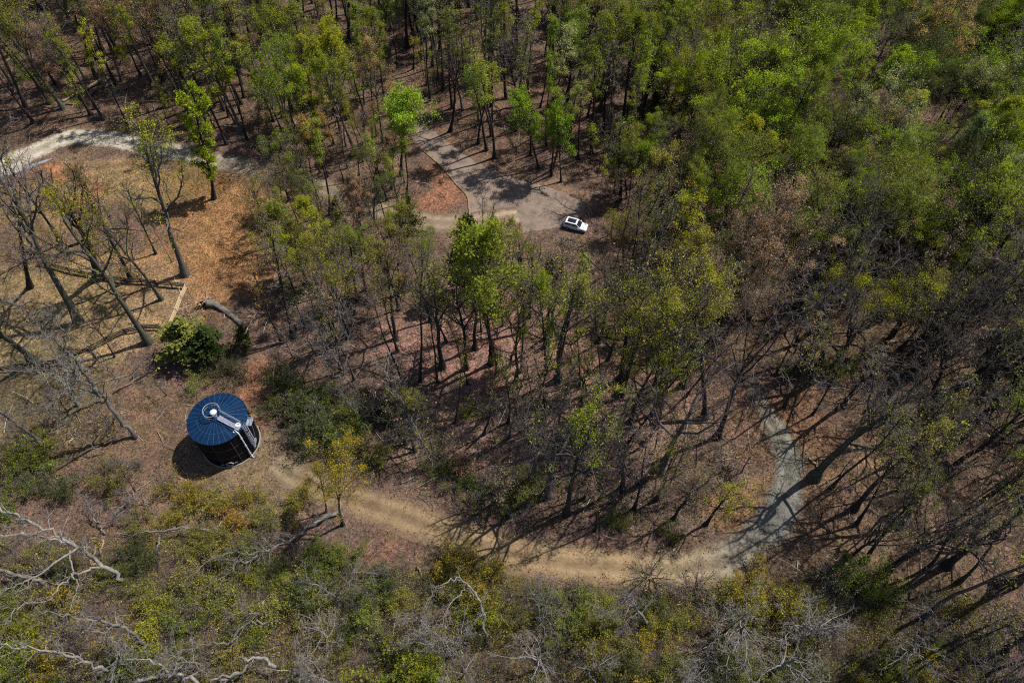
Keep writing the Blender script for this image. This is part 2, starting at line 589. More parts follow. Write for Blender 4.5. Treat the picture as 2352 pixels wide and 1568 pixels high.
# ground colours (the ground's own: leaf litter, dry grass, moss, bare clay), blended in soft patches
BASE = np.array((0.142, 0.096, 0.077))
PATCH = [  # (photo px, py, radius m x, y, colour, strength)
    (520, 520, 13, 15, (0.27, 0.155, 0.075), 0.95), (560, 610, 8, 9, (0.27, 0.145, 0.07), 0.8), (480, 660, 7, 5, (0.27, 0.15, 0.08), 0.8), (400, 420, 9, 6, (0.19, 0.14, 0.055), 0.8),
    (200, 440, 16, 10, (0.22, 0.155, 0.08), 0.8), (190, 440, 4, 5, (0.33, 0.15, 0.07), 0.85), (60, 470, 12, 8, (0.2, 0.13, 0.06), 0.5), (90, 395, 5, 2, (0.32, 0.14, 0.06), 0.7),
    (300, 700, 14, 8, (0.28, 0.195, 0.115), 0.9), (120, 690, 16, 9, (0.21, 0.155, 0.082), 0.85), (60, 800, 15, 7, (0.27, 0.205, 0.105), 0.75), (330, 620, 10, 6, (0.28, 0.18, 0.1), 0.7),
    (60, 940, 14, 10, (0.12, 0.105, 0.045), 0.6), (330, 1010, 12, 9, (0.15, 0.1, 0.062), 0.6), (480, 1110, 12, 6, (0.18, 0.128, 0.085), 0.8), (620, 1080, 9, 6, (0.17, 0.128, 0.078), 0.8),
    (575, 930, 5, 6, (0.25, 0.12, 0.065), 0.7), (600, 880, 4, 4, (0.18, 0.085, 0.055), 0.5), (1160, 830, 14, 7, (0.29, 0.15, 0.122), 0.9), (1050, 760, 16, 9, (0.25, 0.148, 0.122), 0.8),
    (1350, 850, 16, 9, (0.25, 0.148, 0.118), 0.8), (1500, 760, 14, 8, (0.23, 0.14, 0.1), 0.7), (1180, 990, 20, 8, (0.2, 0.135, 0.12), 0.8), (1480, 1000, 16, 8, (0.2, 0.135, 0.108), 0.75),
    (1690, 940, 9, 7, (0.2, 0.125, 0.085), 0.6), (1830, 960, 8, 6, (0.22, 0.12, 0.07), 0.6), (1560, 1120, 14, 7, (0.13, 0.1, 0.08), 0.6), (1720, 1150, 7, 5, (0.22, 0.13, 0.055), 0.7),
    (1860, 1180, 8, 8, (0.19, 0.125, 0.075), 0.6), (1980, 1080, 12, 8, (0.19, 0.12, 0.07), 0.6), (2200, 1150, 18, 10, (0.155, 0.105, 0.08), 0.7), (2280, 1350, 14, 10, (0.15, 0.1, 0.075), 0.6),
    (250, 1290, 9, 5, (0.19, 0.12, 0.07), 0.6), (80, 1400, 12, 6, (0.14, 0.09, 0.06), 0.5), (900, 1230, 7, 3, (0.15, 0.085, 0.06), 0.6), (1180, 1330, 20, 5, (0.12, 0.085, 0.06), 0.6),
    (700, 1420, 26, 7, (0.11, 0.085, 0.048), 0.5), (1150, 1450, 30, 8, (0.1, 0.08, 0.045), 0.5), (1650, 1450, 30, 8, (0.1, 0.08, 0.045), 0.5), (2050, 1400, 16, 10, (0.11, 0.082, 0.05), 0.5),
    (1010, 430, 7, 9, (0.24, 0.12, 0.075), 0.9), (1240, 440, 14, 4, (0.2, 0.13, 0.09), 0.5), (350, 190, 40, 22, (0.12, 0.08, 0.055), 0.5), (640, 270, 30, 14, (0.11, 0.072, 0.05), 0.5),
    (1100, 250, 30, 20, (0.13, 0.08, 0.055), 0.5), (1750, 280, 25, 18, (0.13, 0.085, 0.05), 0.5), (1740, 700, 18, 12, (0.14, 0.095, 0.06), 0.5), (2150, 780, 25, 18, (0.12, 0.088, 0.05), 0.6),
]


def ground_colour(x, y):
    c = np.broadcast_to(BASE * 0.9, (*x.shape, 3)).copy()
    wx = x + 1.6 * np.sin(y * 0.45 + 0.7) + 0.9 * np.sin(x * 0.9 + y * 0.6)
    wy = y + 1.6 * np.sin(x * 0.4 + 2.1) + 0.9 * np.sin(y * 0.8 - x * 0.7)
    rg = np.random.default_rng(5)

    def lattice(cell):
        ny, nx = int(270 / cell) + 3, int(380 / cell) + 3
        T = rg.random((ny, nx))
        fx, fy = np.clip((x + 190) / cell, 0, nx - 1.01), np.clip((y + 30) / cell, 0, ny - 1.01)
        i, j = fx.astype(int), fy.astype(int)
        a, b = fx - i, fy - j
        a, b = a * a * (3 - 2 * a), b * b * (3 - 2 * b)
        return (T[j, i] * (1 - a) + T[j, i + 1] * a) * (1 - b) + (T[j + 1, i] * (1 - a) + T[j + 1, i + 1] * a) * b
    rough = 0.4 * lattice(6.0) + 0.3 * lattice(2.6) + 0.3 * lattice(1.3)
    wx = wx + 7 * (lattice(9.0) - 0.5) + 3.5 * (lattice(3.5) - 0.5)
    wy = wy + 7 * (lattice(9.0) - 0.5) + 3.5 * (lattice(3.5) - 0.5)
    for px, py, rx, ry, col, s in PATCH:
        cx, cy = G(px, py)
        d = ((wx - cx) / rx) ** 2 + ((wy - cy) / ry) ** 2
        w = (s * np.clip(np.exp(-d * d * 0.9) * 2.1 - 1.5 * rough, 0, 1))[..., None]
        c = c * (1 - w) + np.array(col) * w
    return c * np.array((0.92, 0.9, 0.9))


def sheet_ground():
    st = 0.75
    X = np.arange(-188, 188.01, st)
    Y = np.arange(-28, 238.01, st)
    gx, gy = np.meshgrid(X, Y)
    # outer ring stretched to the horizon
    ex = np.where(gx <= X[0], -2600, np.where(gx >= X[-1], 2600, gx))
    ey = np.where(gy <= Y[0], -2600, np.where(gy >= Y[-1], 2600, gy))
    from_z = np.zeros_like(gx)
    fi = np.clip(gx + 190, 0, len(_GX) - 1.001)
    fj = np.clip(gy + 30, 0, len(_GY) - 1.001)
    i, j = fi.astype(int), fj.astype(int)
    a, b = fi - i, fj - j
    from_z = (_gz[j, i] * (1 - a) + _gz[j, i + 1] * a) * (1 - b) + (_gz[j + 1, i] * (1 - a) + _gz[j + 1, i + 1] * a) * b
    V = np.stack([ex, ey, from_z], -1)
    ny, nx = gx.shape
    idx = np.arange(nx * ny).reshape(ny, nx)
    Fc = np.stack([idx[:-1, :-1], idx[:-1, 1:], idx[1:, 1:], idx[1:, :-1]], -1).reshape(-1, 4)
    g = Geo()
    g.add(V, Fc, smooth=True)
    m, nt, bs = new_mat('leaf_litter_ground', 1.0)
    bs.inputs['Specular IOR Level'].default_value = 0.05
    at = N(nt, 'ShaderNodeVertexColor', layer_name='patch')
    pos = position(nt)
    n1 = noise(nt, pos, 0.35, 5, 0.65)
    n2 = noise(nt, pos, 2.3, 6, 0.75)
    n3 = noise(nt, pos, 7.0, 3, 0.7)
    v1 = ramp(nt, n1, [(0.3, (0.55, 0.58, 0.62)), (0.5, (1.0, 1.0, 1.0)), (0.7, (1.4, 1.28, 1.12))])
    v2 = ramp(nt, n2, [(0.32, (0.35, 0.33, 0.33)), (0.46, (0.8, 0.78, 0.78)), (0.56, (1.2, 1.18, 1.16)), (0.7, (1.8, 1.76, 1.72))])
    v3 = ramp(nt, n3, [(0.3, 0.45), (0.5, 1.0), (0.72, 1.65)])
    c = mix(nt, at.outputs['Color'], v1, typ='MULTIPLY', f=1.0)
    c = mix(nt, c, v2, typ='MULTIPLY', f=1.0)
    c = mix(nt, c, v3, typ='MULTIPLY', f=1.0)
    # moss and first green between the leaves
    n4 = noise(nt, pos, 0.6, 6, 0.7)
    gm = ramp(nt, n4, [(0.52, 0.0), (0.68, 0.55)])
    c = mix(nt, c, (0.075, 0.085, 0.03), fac=gm)
    nt.links.new(c, bs.inputs['Base Color'])
    bump(nt, bs, n2, 1.0, 0.4)
    me = g.mesh('ground', [m])
    col = ground_colour(gx, gy)
    ca = me.color_attributes.new('patch', 'FLOAT_COLOR', 'POINT')
    rgba = np.ones((nx * ny, 4), np.float32)
    rgba[:, :3] = col.reshape(-1, 3)
    ca.data.foreach_set('color', rgba.ravel())
    tag(link('ground', me), kind='structure')


sheet_ground()


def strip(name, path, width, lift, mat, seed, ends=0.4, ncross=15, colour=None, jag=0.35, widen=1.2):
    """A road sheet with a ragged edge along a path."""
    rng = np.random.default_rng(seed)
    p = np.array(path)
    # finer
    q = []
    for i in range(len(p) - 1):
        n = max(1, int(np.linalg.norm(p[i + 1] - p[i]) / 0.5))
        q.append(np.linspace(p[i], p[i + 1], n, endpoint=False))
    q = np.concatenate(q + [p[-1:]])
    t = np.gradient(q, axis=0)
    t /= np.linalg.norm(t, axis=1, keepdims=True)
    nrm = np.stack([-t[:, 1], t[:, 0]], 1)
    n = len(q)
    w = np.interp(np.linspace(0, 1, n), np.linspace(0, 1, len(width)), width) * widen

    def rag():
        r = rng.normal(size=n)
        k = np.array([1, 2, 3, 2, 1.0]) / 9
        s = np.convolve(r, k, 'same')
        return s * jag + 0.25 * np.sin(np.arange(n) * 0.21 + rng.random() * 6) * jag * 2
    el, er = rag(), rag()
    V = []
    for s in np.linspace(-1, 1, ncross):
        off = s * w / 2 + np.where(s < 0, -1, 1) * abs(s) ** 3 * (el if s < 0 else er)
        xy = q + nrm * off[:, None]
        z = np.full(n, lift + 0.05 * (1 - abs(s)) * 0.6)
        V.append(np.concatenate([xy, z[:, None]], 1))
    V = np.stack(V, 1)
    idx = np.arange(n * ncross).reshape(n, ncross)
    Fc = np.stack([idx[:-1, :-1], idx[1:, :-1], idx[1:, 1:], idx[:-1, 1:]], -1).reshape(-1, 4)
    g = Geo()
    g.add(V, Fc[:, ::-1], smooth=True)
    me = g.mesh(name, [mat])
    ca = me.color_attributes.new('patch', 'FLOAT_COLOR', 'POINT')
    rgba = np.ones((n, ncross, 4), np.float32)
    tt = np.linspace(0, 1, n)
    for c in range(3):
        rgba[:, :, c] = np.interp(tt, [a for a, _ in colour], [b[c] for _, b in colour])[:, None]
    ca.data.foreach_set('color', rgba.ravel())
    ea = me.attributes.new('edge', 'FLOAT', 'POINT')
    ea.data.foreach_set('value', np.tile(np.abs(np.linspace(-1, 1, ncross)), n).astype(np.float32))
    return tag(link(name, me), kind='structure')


def road_mat(name, s1=1.2, s2=8.0, contrast=1.0):
    m, nt, b = new_mat(name, 0.95)
    at = N(nt, 'ShaderNodeVertexColor', layer_name='patch')
    pos = position(nt)
    n1 = noise(nt, pos, 0.5, 5, 0.65)
    n2 = noise(nt, pos, s1 * 3, 5, 0.7)
    n3 = noise(nt, pos, s2, 3, 0.7)
    v1 = ramp(nt, n1, [(0.3, (0.62, 0.6, 0.58)), (0.5, (1, 1, 1)), (0.72, (1.2, 1.2, 1.2))])
    v2 = ramp(nt, n2, [(0.25, 0.55), (0.5, 1.0), (0.75, 1.3)])
    v3 = ramp(nt, n3, [(0.3, 0.8), (0.7, 1.2)])
    c = mix(nt, at.outputs['Color'], v1, typ='MULTIPLY', f=1.0)
    c = mix(nt, c, v2, typ='MULTIPLY', f=contrast)
    c = mix(nt, c, v3, typ='MULTIPLY', f=1.0)
    # two paler wheel ruts with a littered crown between
    rt = N(nt, 'ShaderNodeAttribute', attribute_name='edge')
    rv = ramp(nt, rt.outputs['Fac'], [(0.0, (0.72, 0.7, 0.66)), (0.16, (0.8, 0.78, 0.75)), (0.34, (1.15, 1.15, 1.15)), (0.5, (1.15, 1.15, 1.15)), (0.64, (0.92, 0.9, 0.88)), (1.0, (0.8, 0.76, 0.7))])
    c = mix(nt, c, rv, typ='MULTIPLY', f=0.8)
    # leaf litter and weeds creep in from the verges
    ed = N(nt, 'ShaderNodeAttribute', attribute_name='edge')
    n4 = noise(nt, pos, 0.7, 7, 0.72)
    m1 = N(nt, 'ShaderNodeMath', operation='MULTIPLY_ADD')
    nt.links.new(n4, m1.inputs[0])
    m1.inputs[1].default_value = 1.5
    m1.inputs[2].default_value = -0.75
    m2 = N(nt, 'ShaderNodeMath', operation='ADD')
    nt.links.new(m1.outputs[0], m2.inputs[0])
    nt.links.new(ed.outputs['Fac'], m2.inputs[1])
    ef = ramp(nt, m2.outputs[0], [(0.66, 0.0), (0.92, 1.0)])
    lit = ramp(nt, n2, [(0.25, (0.03, 0.02, 0.014)), (0.5, (0.095, 0.064, 0.042)), (0.75, (0.17, 0.12, 0.08))])
    c = mix(nt, c, lit, fac=ef)
    nt.links.new(c, b.inputs['Base Color'])
    bump(nt, b, n2, 0.4, 0.08)
    return m


M_DIRT = road_mat('packed_dirt')
M_GRAVEL = road_mat('pale_gravel')
strip('dirt_track', TRACK, [3.4, 4.2, 4.6, 4.6, 4.8, 4.8, 4.8, 4.8, 4.6, 3.8, 2.8, 1.6], 0.03, M_DIRT, 1,
      colour=[(0, (0.14, 0.107, 0.067)), (0.12, (0.14, 0.098, 0.056)), (0.3, (0.165, 0.114, 0.062)), (0.45, (0.18, 0.128, 0.072)), (0.54, (0.165, 0.13, 0.084)), (0.6, (0.13, 0.115, 0.09)), (0.7, (0.1, 0.097, 0.088)),
              (0.85, (0.125, 0.117, 0.093)), (0.93, (0.14, 0.112, 0.08)), (1, (0.12, 0.084, 0.058))])
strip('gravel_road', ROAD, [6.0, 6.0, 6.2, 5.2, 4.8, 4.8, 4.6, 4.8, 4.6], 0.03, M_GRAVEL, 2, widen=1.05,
      colour=[(0, (0.26, 0.22, 0.175)), (0.3, (0.27, 0.24, 0.19)), (0.45, (0.27, 0.25, 0.2)), (0.56, (0.19, 0.165, 0.128)), (0.64, (0.13, 0.1, 0.07)), (0.82, (0.15, 0.112, 0.078)), (1, (0.2, 0.15, 0.105))])  # middle stretch darkened in the colour, as tree shade over the road
# pale blue-grey crushed stone along the verge at the photo's edge
strip('stone_verge', spline([G(*p) for p in [(-60, 432), (0, 402), (60, 385), (120, 366)]]), [1.2, 1.5, 1.2, 0.4], 0.045, M_GRAVEL, 3, jag=0.6,
      colour=[(0, (0.2, 0.225, 0.225)), (1, (0.17, 0.185, 0.18))])


def patch_sheet(name, poly, z, mat, colour, seed, jag=0.25):
    rng = np.random.default_rng(seed)
    P = []
    n = len(poly)
    for i in range(n):
        a, b = poly[i], poly[(i + 1) % n]
        k = max(1, int(np.linalg.norm(b - a) / 0.6))
        for t in np.arange(k) / k:
            P.append(a + (b - a) * t + rng.normal(size=2) * jag * 0.4)
    bm = bmesh.new()
    vs = [bm.verts.new((p[0], p[1], z)) for p in P]
    f = bm.faces.new(vs)
    if f.normal.z < 0:
        f.normal_flip()
    bmesh.ops.triangulate(bm, faces=[f])
    bm.normal_update()
    me = bpy.data.meshes.new(name)
    bm.to_mesh(me)
    bm.free()
    me.materials.append(mat)
    ca = me.color_attributes.new('patch', 'FLOAT_COLOR', 'POINT')
    rgba = np.tile(np.array([*colour, 1], np.float32), (len(me.vertices), 1))
    ca.data.foreach_set('color', rgba.ravel())
    return tag(link(name, me), kind='structure')


M_ASPH = road_mat('worn_asphalt', 0.8, 5.0, 0.6)
patch_sheet('turnaround_pavement', LOT, 0.02, M_ASPH, (0.185, 0.142, 0.118), 4)
kb = Geo()
kp = spline([G(*p) for p in [(1079, 502), (1077, 477), (1072, 450), (1049, 425), (1023, 394), (999, 370), (972, 346)]], 10)
kb.tubes(np.concatenate([kp, np.full((len(kp), 1), 0.03)], 1)[None], np.full((1, len(kp)), 0.2), 4)
tag(link('kerb', kb.mesh('kerb', [noisy('kerb_stone', (0.14, 0.1, 0.05), (0.22, 0.16, 0.085), 2.0)])), kind='structure')

# ------------------------------------------------------------------ water tank
TR, THGT = 4.05, 6.9
M_SHELL = noisy('dark_blue_glass_coated_steel', (0.002, 0.0023, 0.0045), (0.004, 0.0042, 0.007), 1.5, 0.6)
M_SHELL.node_tree.nodes['Principled BSDF'].inputs['Specular IOR Level'].default_value = 0.08
M_ROOF = noisy('blue_roof_panel', (0.001, 0.0105, 0.034), (0.002, 0.017, 0.052), 0.7, 0.7)
M_ROOF.node_tree.nodes['Principled BSDF'].inputs['Specular IOR Level'].default_value = 0.06
_nt = M_ROOF.node_tree
_oi = N(_nt, 'ShaderNodeObjectInfo')
_rv = ramp(_nt, _oi.outputs['Random'], [(0.0, (0.8, 0.82, 0.85)), (1.0, (1.15, 1.12, 1.1))])
_b = _nt.nodes['Principled BSDF']
_src = _b.inputs['Base Color'].links[0].from_socket
_st = ramp(_nt, noise(_nt, position(_nt), 1.1, 6, 0.75), [(0.45, 0.0), (0.75, 0.35)])
_c = mix(_nt, mix(_nt, _src, _rv, typ='MULTIPLY', f=1.0), (0.012, 0.03, 0.055), fac=_st)
_nt.links.new(_c, _b.inputs['Base Color'])
M_SEAL = plain('pale_sealant', (0.022, 0.055, 0.11), 0.7)
M_SEAL2 = plain('grey_sealant', (0.07, 0.06, 0.066), 0.7)
M_GALV = noisy('galvanised_steel', (0.16, 0.18, 0.23), (0.27, 0.3, 0.36), 4.0, 0.5)
M_GALV.node_tree.nodes['Principled BSDF'].inputs['Metallic'].default_value = 0.2
M_CONC = noisy('concrete_ring', (0.16, 0.14, 0.12), (0.24, 0.21, 0.18), 2.0)
M_WHITE = noisy('white_painted_metal', (0.32, 0.35, 0.39), (0.45, 0.47, 0.5), 3.0, 0.5)
M_BLACK = plain('black_rubber', (0.012, 0.012, 0.014), 0.7)

tank = thing('water_tank', 'blue roofed dark steel water tank with white roof railing and caged ladder', 'water tank', (TANK[0], TANK[1], 0))


def pt(r, az, z):
    return (r * math.cos(az), r * math.sin(az), z)


def arc_box(g, r0, r1, a0, a1, z0, z1, n=4, mat=0):
    """A curved panel (wedge of a ring)."""
    V, Fc = [], []
    A = np.linspace(a0, a1, n + 1)
    for a in A:
        V += [pt(r0, a, z0), pt(r1, a, z0), pt(r1, a, z1), pt(r0, a, z1)]
    for i in range(n):
        b, c = 4 * i, 4 * i + 4
        Fc += [(b + 1, c + 1, c + 2, b + 2), (b + 3, b + 2, c + 2, c + 3), (b, b + 3, c + 3, c), (b + 1, b, c, c + 1)]
    Fc += [(0, 1, 2, 3), (4 * n + 3, 4 * n + 2, 4 * n + 1, 4 * n)]
    g.add(V, Fc, mat)


g = Geo()
arc_box(g, 0.0, TR + 0.16, 0, 2 * math.pi, 0.0, 0.14, 64)
link('foundation_ring', g.mesh('foundation_ring', [M_CONC]), tank)
# shell panels, three courses of ten, joints recessed between them
SH = []
for c in range(3):
    z0, z1 = 0.14 + c * 2.22, 0.14 + (c + 1) * 2.22 - 0.045
    g = Geo()
    da = 2 * math.pi / 10
    arc_box(g, TR - 0.12, TR, 0.006, da - 0.006, z0, z1, 7)
    me = g.mesh('shell_panel', [M_SHELL])
    for i in range(10):
        o = link('shell_panel', me, tank)
        o.rotation_euler = (0, 0, i * da + math.radians(-53.5) + (da / 2 if c % 2 else 0) * 0)
g = Geo()
arc_box(g, TR - 0.3, TR - 0.05, 0, 2 * math.pi, 0.14, THGT, 64)
link('shell_core', g.mesh('shell_core', [M_SHELL]), tank)
g = Geo()
for c in range(1, 3):
    z = 0.14 + c * 2.22 - 0.03
    arc_box(g, TR - 0.06, TR + 0.008, math.radians(-120), math.radians(-38), z - 0.035, z + 0.025, 30)
for az in (-53.5, -17.5, -89.5):
    a = math.radians(az)
    g.bar(pt(TR + 0.002, a, 0.16), pt(TR + 0.002, a, THGT - 0.1), 0.07, 0.02)
o = link('joint_sealant', g.mesh('joint_sealant', [M_SEAL2]), tank)
o['kind'] = 'stuff'
# roof: 30 wedge panels over a low cone
RZ = 1.05
nw = 30
dw = 2 * math.pi / nw
g = Geo()
rr = [0.35, 2.6, TR + 0.06]
for (ra, rb) in ((0.35, 2.62), (2.66, TR + 0.06)):
    za, zb = THGT + RZ * (1 - ra / TR), THGT + RZ * (1 - rb / TR)
    V = []
    for r, z in ((ra, za), (rb, zb)):
        for a in (0.004 / max(r, 0.3) * 2, dw - 0.004 / max(r, 0.3) * 2):
            V += [pt(r, a, z), pt(r, a, z - 0.05)]
    Fc = [(0, 4, 6, 2), (4, 5, 7, 6), (0, 2, 3, 1), (0, 1, 5, 4), (2, 6, 7, 3)]
    g.add(V, Fc)
me = g.mesh('roof_panel', [M_ROOF])
for i in range(nw):
    o = link('roof_panel', me, tank)
    o.rotation_euler = (0, 0, i * dw)
g = Geo()
for i in range(nw):
    a = i * dw
    r0 = 1.1 if i % 2 else 0.6
    g.bar(pt(r0, a, THGT + RZ * (1 - r0 / TR) + 0.004), pt(TR + 0.05, a, THGT + RZ * (1 - (TR + 0.05) / TR) + 0.004), 0.035, 0.018)
aa = np.linspace(math.radians(-170), math.radians(-40), 40)
for a, b in zip(aa[:-1], aa[1:]):
    z = THGT + RZ * (1 - 2.64 / TR) + 0.004
    g.bar(pt(2.64, a, z), pt(2.64, b, z), 0.03, 0.016)
o = link('roof_sealant', g.mesh('roof_sealant', [M_SEAL]), tank)
o['kind'] = 'stuff'
g = Geo()
arc_box(g, TR + 0.0, TR + 0.09, 0, 2 * math.pi, THGT - 0.14, THGT + 0.0, 64)
link('roof_edge_angle', g.mesh('roof_edge_angle', [M_ROOF]), tank)
# mushroom vent in the middle
g = Geo()
zt = THGT + RZ
prof = [(0.0, 0.92), (0.25, 0.9), (0.42, 0.82), (0.5, 0.7), (0.46, 0.64), (0.3, 0.62), (0.3, -0.15)]
V = [pt(r, a, zt + z) for (r, z) in prof for a in np.linspace(0, 2 * math.pi, 24, endpoint=False)]
Fc = [(i * 24 + j, (i + 1) * 24 + j, (i + 1) * 24 + (j + 1) % 24, i * 24 + (j + 1) % 24) for i in range(len(prof) - 1) for j in range(24)]
g.add(V, Fc, smooth=True)
vent = link('roof_vent', g.mesh('roof_vent', [M_WHITE]), tank)
# ring guard rail round the vent and straight rails along the walkway
WA = math.radians(-22.0)
wd = np.array((math.cos(WA), math.sin(WA)))
ws = np.array((-wd[1], wd[0]))
RAILC = np.array((-0.35, 0.25))
for zz, rad in ((1.1, 0.045), (0.6, 0.022)):
    g = Geo()
    aa = np.linspace(WA + math.radians(40), WA + math.radians(330), 40)
    g.tube([(RAILC[0] + 1.12 * math.cos(a), RAILC[1] + 1.12 * math.sin(a), zt + zz - 0.25) for a in aa], rad, 6)
    link('ring_rail', g.mesh('ring_rail', [M_GALV]), tank)
for a in np.linspace(WA + math.radians(45), WA + math.radians(325), 7):
    g = Geo()
    x, y = RAILC[0] + 1.12 * math.cos(a), RAILC[1] + 1.12 * math.sin(a)
    r = math.hypot(x, y)
    g.tube([(x, y, THGT + RZ * (1 - r / TR) - 0.02), (x, y, zt + 0.85)], 0.025, 5)
    link('rail_post', g.mesh('rail_post', [M_GALV]), tank)
for s in (-1, 1):
    for h, rad in ((1.05, 0.04), (0.55, 0.022)):
        g = Geo()
        p = [RAILC + wd * 0.9 + ws * s * 0.48, wd * (TR - 0.15) + ws * s * 0.48]
        g.tube([(p[0][0], p[0][1], zt - 0.2 + h), (p[1][0], p[1][1], THGT + h + 0.05)], rad, 6)
        link('walkway_rail', g.mesh('walkway_rail', [M_GALV]), tank)
    for q in (1.7, 2.7, 3.75):
        g = Geo()
        x, y = wd * q + ws * s * 0.48
        zq = THGT + RZ * (1 - q / TR)
        g.tube([(x, y, zq - 0.02), (x, y, zq + 1.0)], 0.025, 5)
        link('rail_post', g.mesh('rail_post', [M_GALV]), tank)
nt_ = 22
g = Geo()
g.box((0, 0, 0), (0.12, 0.6, 0.03))
tread = g.mesh('walkway_tread', [noisy('walkway_grating', (0.12, 0.13, 0.17), (0.2, 0.21, 0.27), 4.0, 0.6)])
for i in range(nt_):
    q = 0.75 + (TR - 0.95) * i / (nt_ - 1)
    o = link('walkway_tread', tread, tank)
    x, y = wd * q - ws * 0.16
    o.location = (x, y, THGT + RZ * (1 - q / TR) + 0.2)
    o.rotation_euler = (0, math.atan2(RZ, TR), WA)
g = Geo()
for s in (-0.48, 0.16):
    a, b = wd * 0.7 + ws * s, wd * (TR - 0.05) + ws * s
    g.bar((a[0], a[1], THGT + RZ * (1 - 0.7 / TR) + 0.16), (b[0], b[1], THGT + 0.17), 0.05, 0.12)
link('walkway_stringer', g.mesh('walkway_stringer', [M_GALV]), tank)
# roof hatch beside the ladder head
g = Geo()
c = wd * 3.5 + ws * 0.12
g.tube([(c[0], c[1], THGT), (c[0], c[1], THGT + 0.55)], 0.36, 16, cap=True)
link('roof_hatch', g.mesh('roof_hatch', [M_WHITE]), tank)
# ladder with hoop cage
LA = math.radians(-17.5)
ld = np.array((math.cos(LA), math.sin(LA)))
ls = np.array((-ld[1], ld[0]))
lad = link('ladder', None, tank)
lad.name = 'ladder'
g = Geo()
for s in (-0.23, 0.23):
    p = ld * (TR + 0.22) + ls * s
    g.tube([(p[0], p[1], 1.0), (p[0], p[1], THGT + 1.15)], 0.03, 5)
o = link('ladder_side', g.mesh('ladder_side', [M_GALV]), lad)
g = Geo()
g.tube([(-0.23 * ls[0], -0.23 * ls[1], 0), (0.23 * ls[0], 0.23 * ls[1], 0)], 0.022, 5)
rung = g.mesh('rung', [M_GALV])
for i in range(22):
    o = link('rung', rung, lad)
    o.location = (ld[0] * (TR + 0.22), ld[1] * (TR + 0.22), 1.15 + i * 0.3)
g = Geo()
c = ld * (TR + 0.24)
hp = []
for a in np.linspace(-math.radians(115), math.radians(115), 14):
    v = c + ld * (0.36 * math.cos(a) + 0.05) + ls * 0.37 * math.sin(a)
    hp.append((v[0], v[1], 0))
g.tube(hp, 0.022, 5)
hoop = g.mesh('cage_hoop', [M_GALV])
for i in range(11):
    o = link('cage_hoop', hoop, lad)
    o.location = (0, 0, 2.4 + i * 0.5)
for k in (2, 5, 8, 11):
    g = Geo()
    g.bar((hp[k][0], hp[k][1], 2.4), (hp[k][0], hp[k][1], THGT + 0.9), 0.05, 0.015)
    link('cage_strap', g.mesh('cage_strap', [M_GALV]), lad)
# step-off platform with its rail near the ladder head
plat = link('platform', None, tank)
PA = math.radians(-3)
g = Geo()
arc_box(g, TR + 0.03, TR + 0.85, math.radians(-11), math.radians(4), THGT - 0.35, THGT - 0.28, 6)
link('platform_deck', g.mesh('platform_deck', [M_GALV]), plat)
for h in (0.75, 0.3):
    g = Geo()
    pp = [pt(TR + 0.1, math.radians(4), THGT - 0.3 + h)] + [pt(TR + 0.82, math.radians(a), THGT - 0.3 + h) for a in (4, 0, -5, -11)]
    g.tube(pp, 0.03, 5)
    link('platform_rail', g.mesh('platform_rail', [M_GALV]), plat)
for a in (4, -3, -11):
    g = Geo()
    g.tube([pt(TR + 0.82, math.radians(a), THGT - 0.3), pt(TR + 0.82, math.radians(a), THGT + 0.5)], 0.025, 5)
    link('platform_post', g.mesh('platform_post', [M_GALV]), plat)
for a in (2, -9):
    g = Geo()
    g.bar(pt(TR + 0.02, math.radians(a), THGT - 1.1), pt(TR + 0.78, math.radians(a), THGT - 0.36), 0.05, 0.06)
    link('platform_bracket', g.mesh('platform_bracket', [M_GALV]), plat)
# conduit standing off the shell behind the ladder, thin bent tube
g = Geo()
g.tube([pt(TR + 0.16, math.radians(a), z) for a, z in ((5, THGT - 0.2), (4, THGT - 1.4), (0, THGT - 3.0), (-5, THGT - 4.3))], 0.035, 5)
link('conduit', g.mesh('conduit', [M_GALV]), tank)
# overflow pipe down the shell
OA = math.radians(-33.5)
g = Geo()
g.tube([pt(TR - 0.35, OA, THGT + 0.2), pt(TR + 0.02, OA, THGT + 0.14), pt(TR + 0.16, OA, THGT - 0.15), pt(TR + 0.18, OA, 0.9), pt(TR + 0.3, OA, 0.25), pt(TR + 0.55, OA, 0.12)], 0.1, 8, cap=True)
link('overflow_pipe', g.mesh('overflow_pipe', [M_WHITE]), tank)
for z in (1.2, 3.4, 5.6):
    g = Geo()
    a = pt(TR + 0.0, OA, z)
    g.bar(pt(TR - 0.02, OA, z), pt(TR + 0.3, OA, z), 0.3, 0.05)
    link('pipe_bracket', g.mesh('pipe_bracket', [M_GALV]), tank)
for a in (-29, -33, -38):
    g = Geo()
    x, y, z = pt(TR - 0.35 - 0.1 * (a == -33), math.radians(a), THGT + 0.08)
    g.tube([(x, y, z), (x, y, z + 0.32)], 0.085, 10, cap=True)
    link('level_gauge_fitting', g.mesh('level_gauge_fitting', [M_WHITE]), tank)
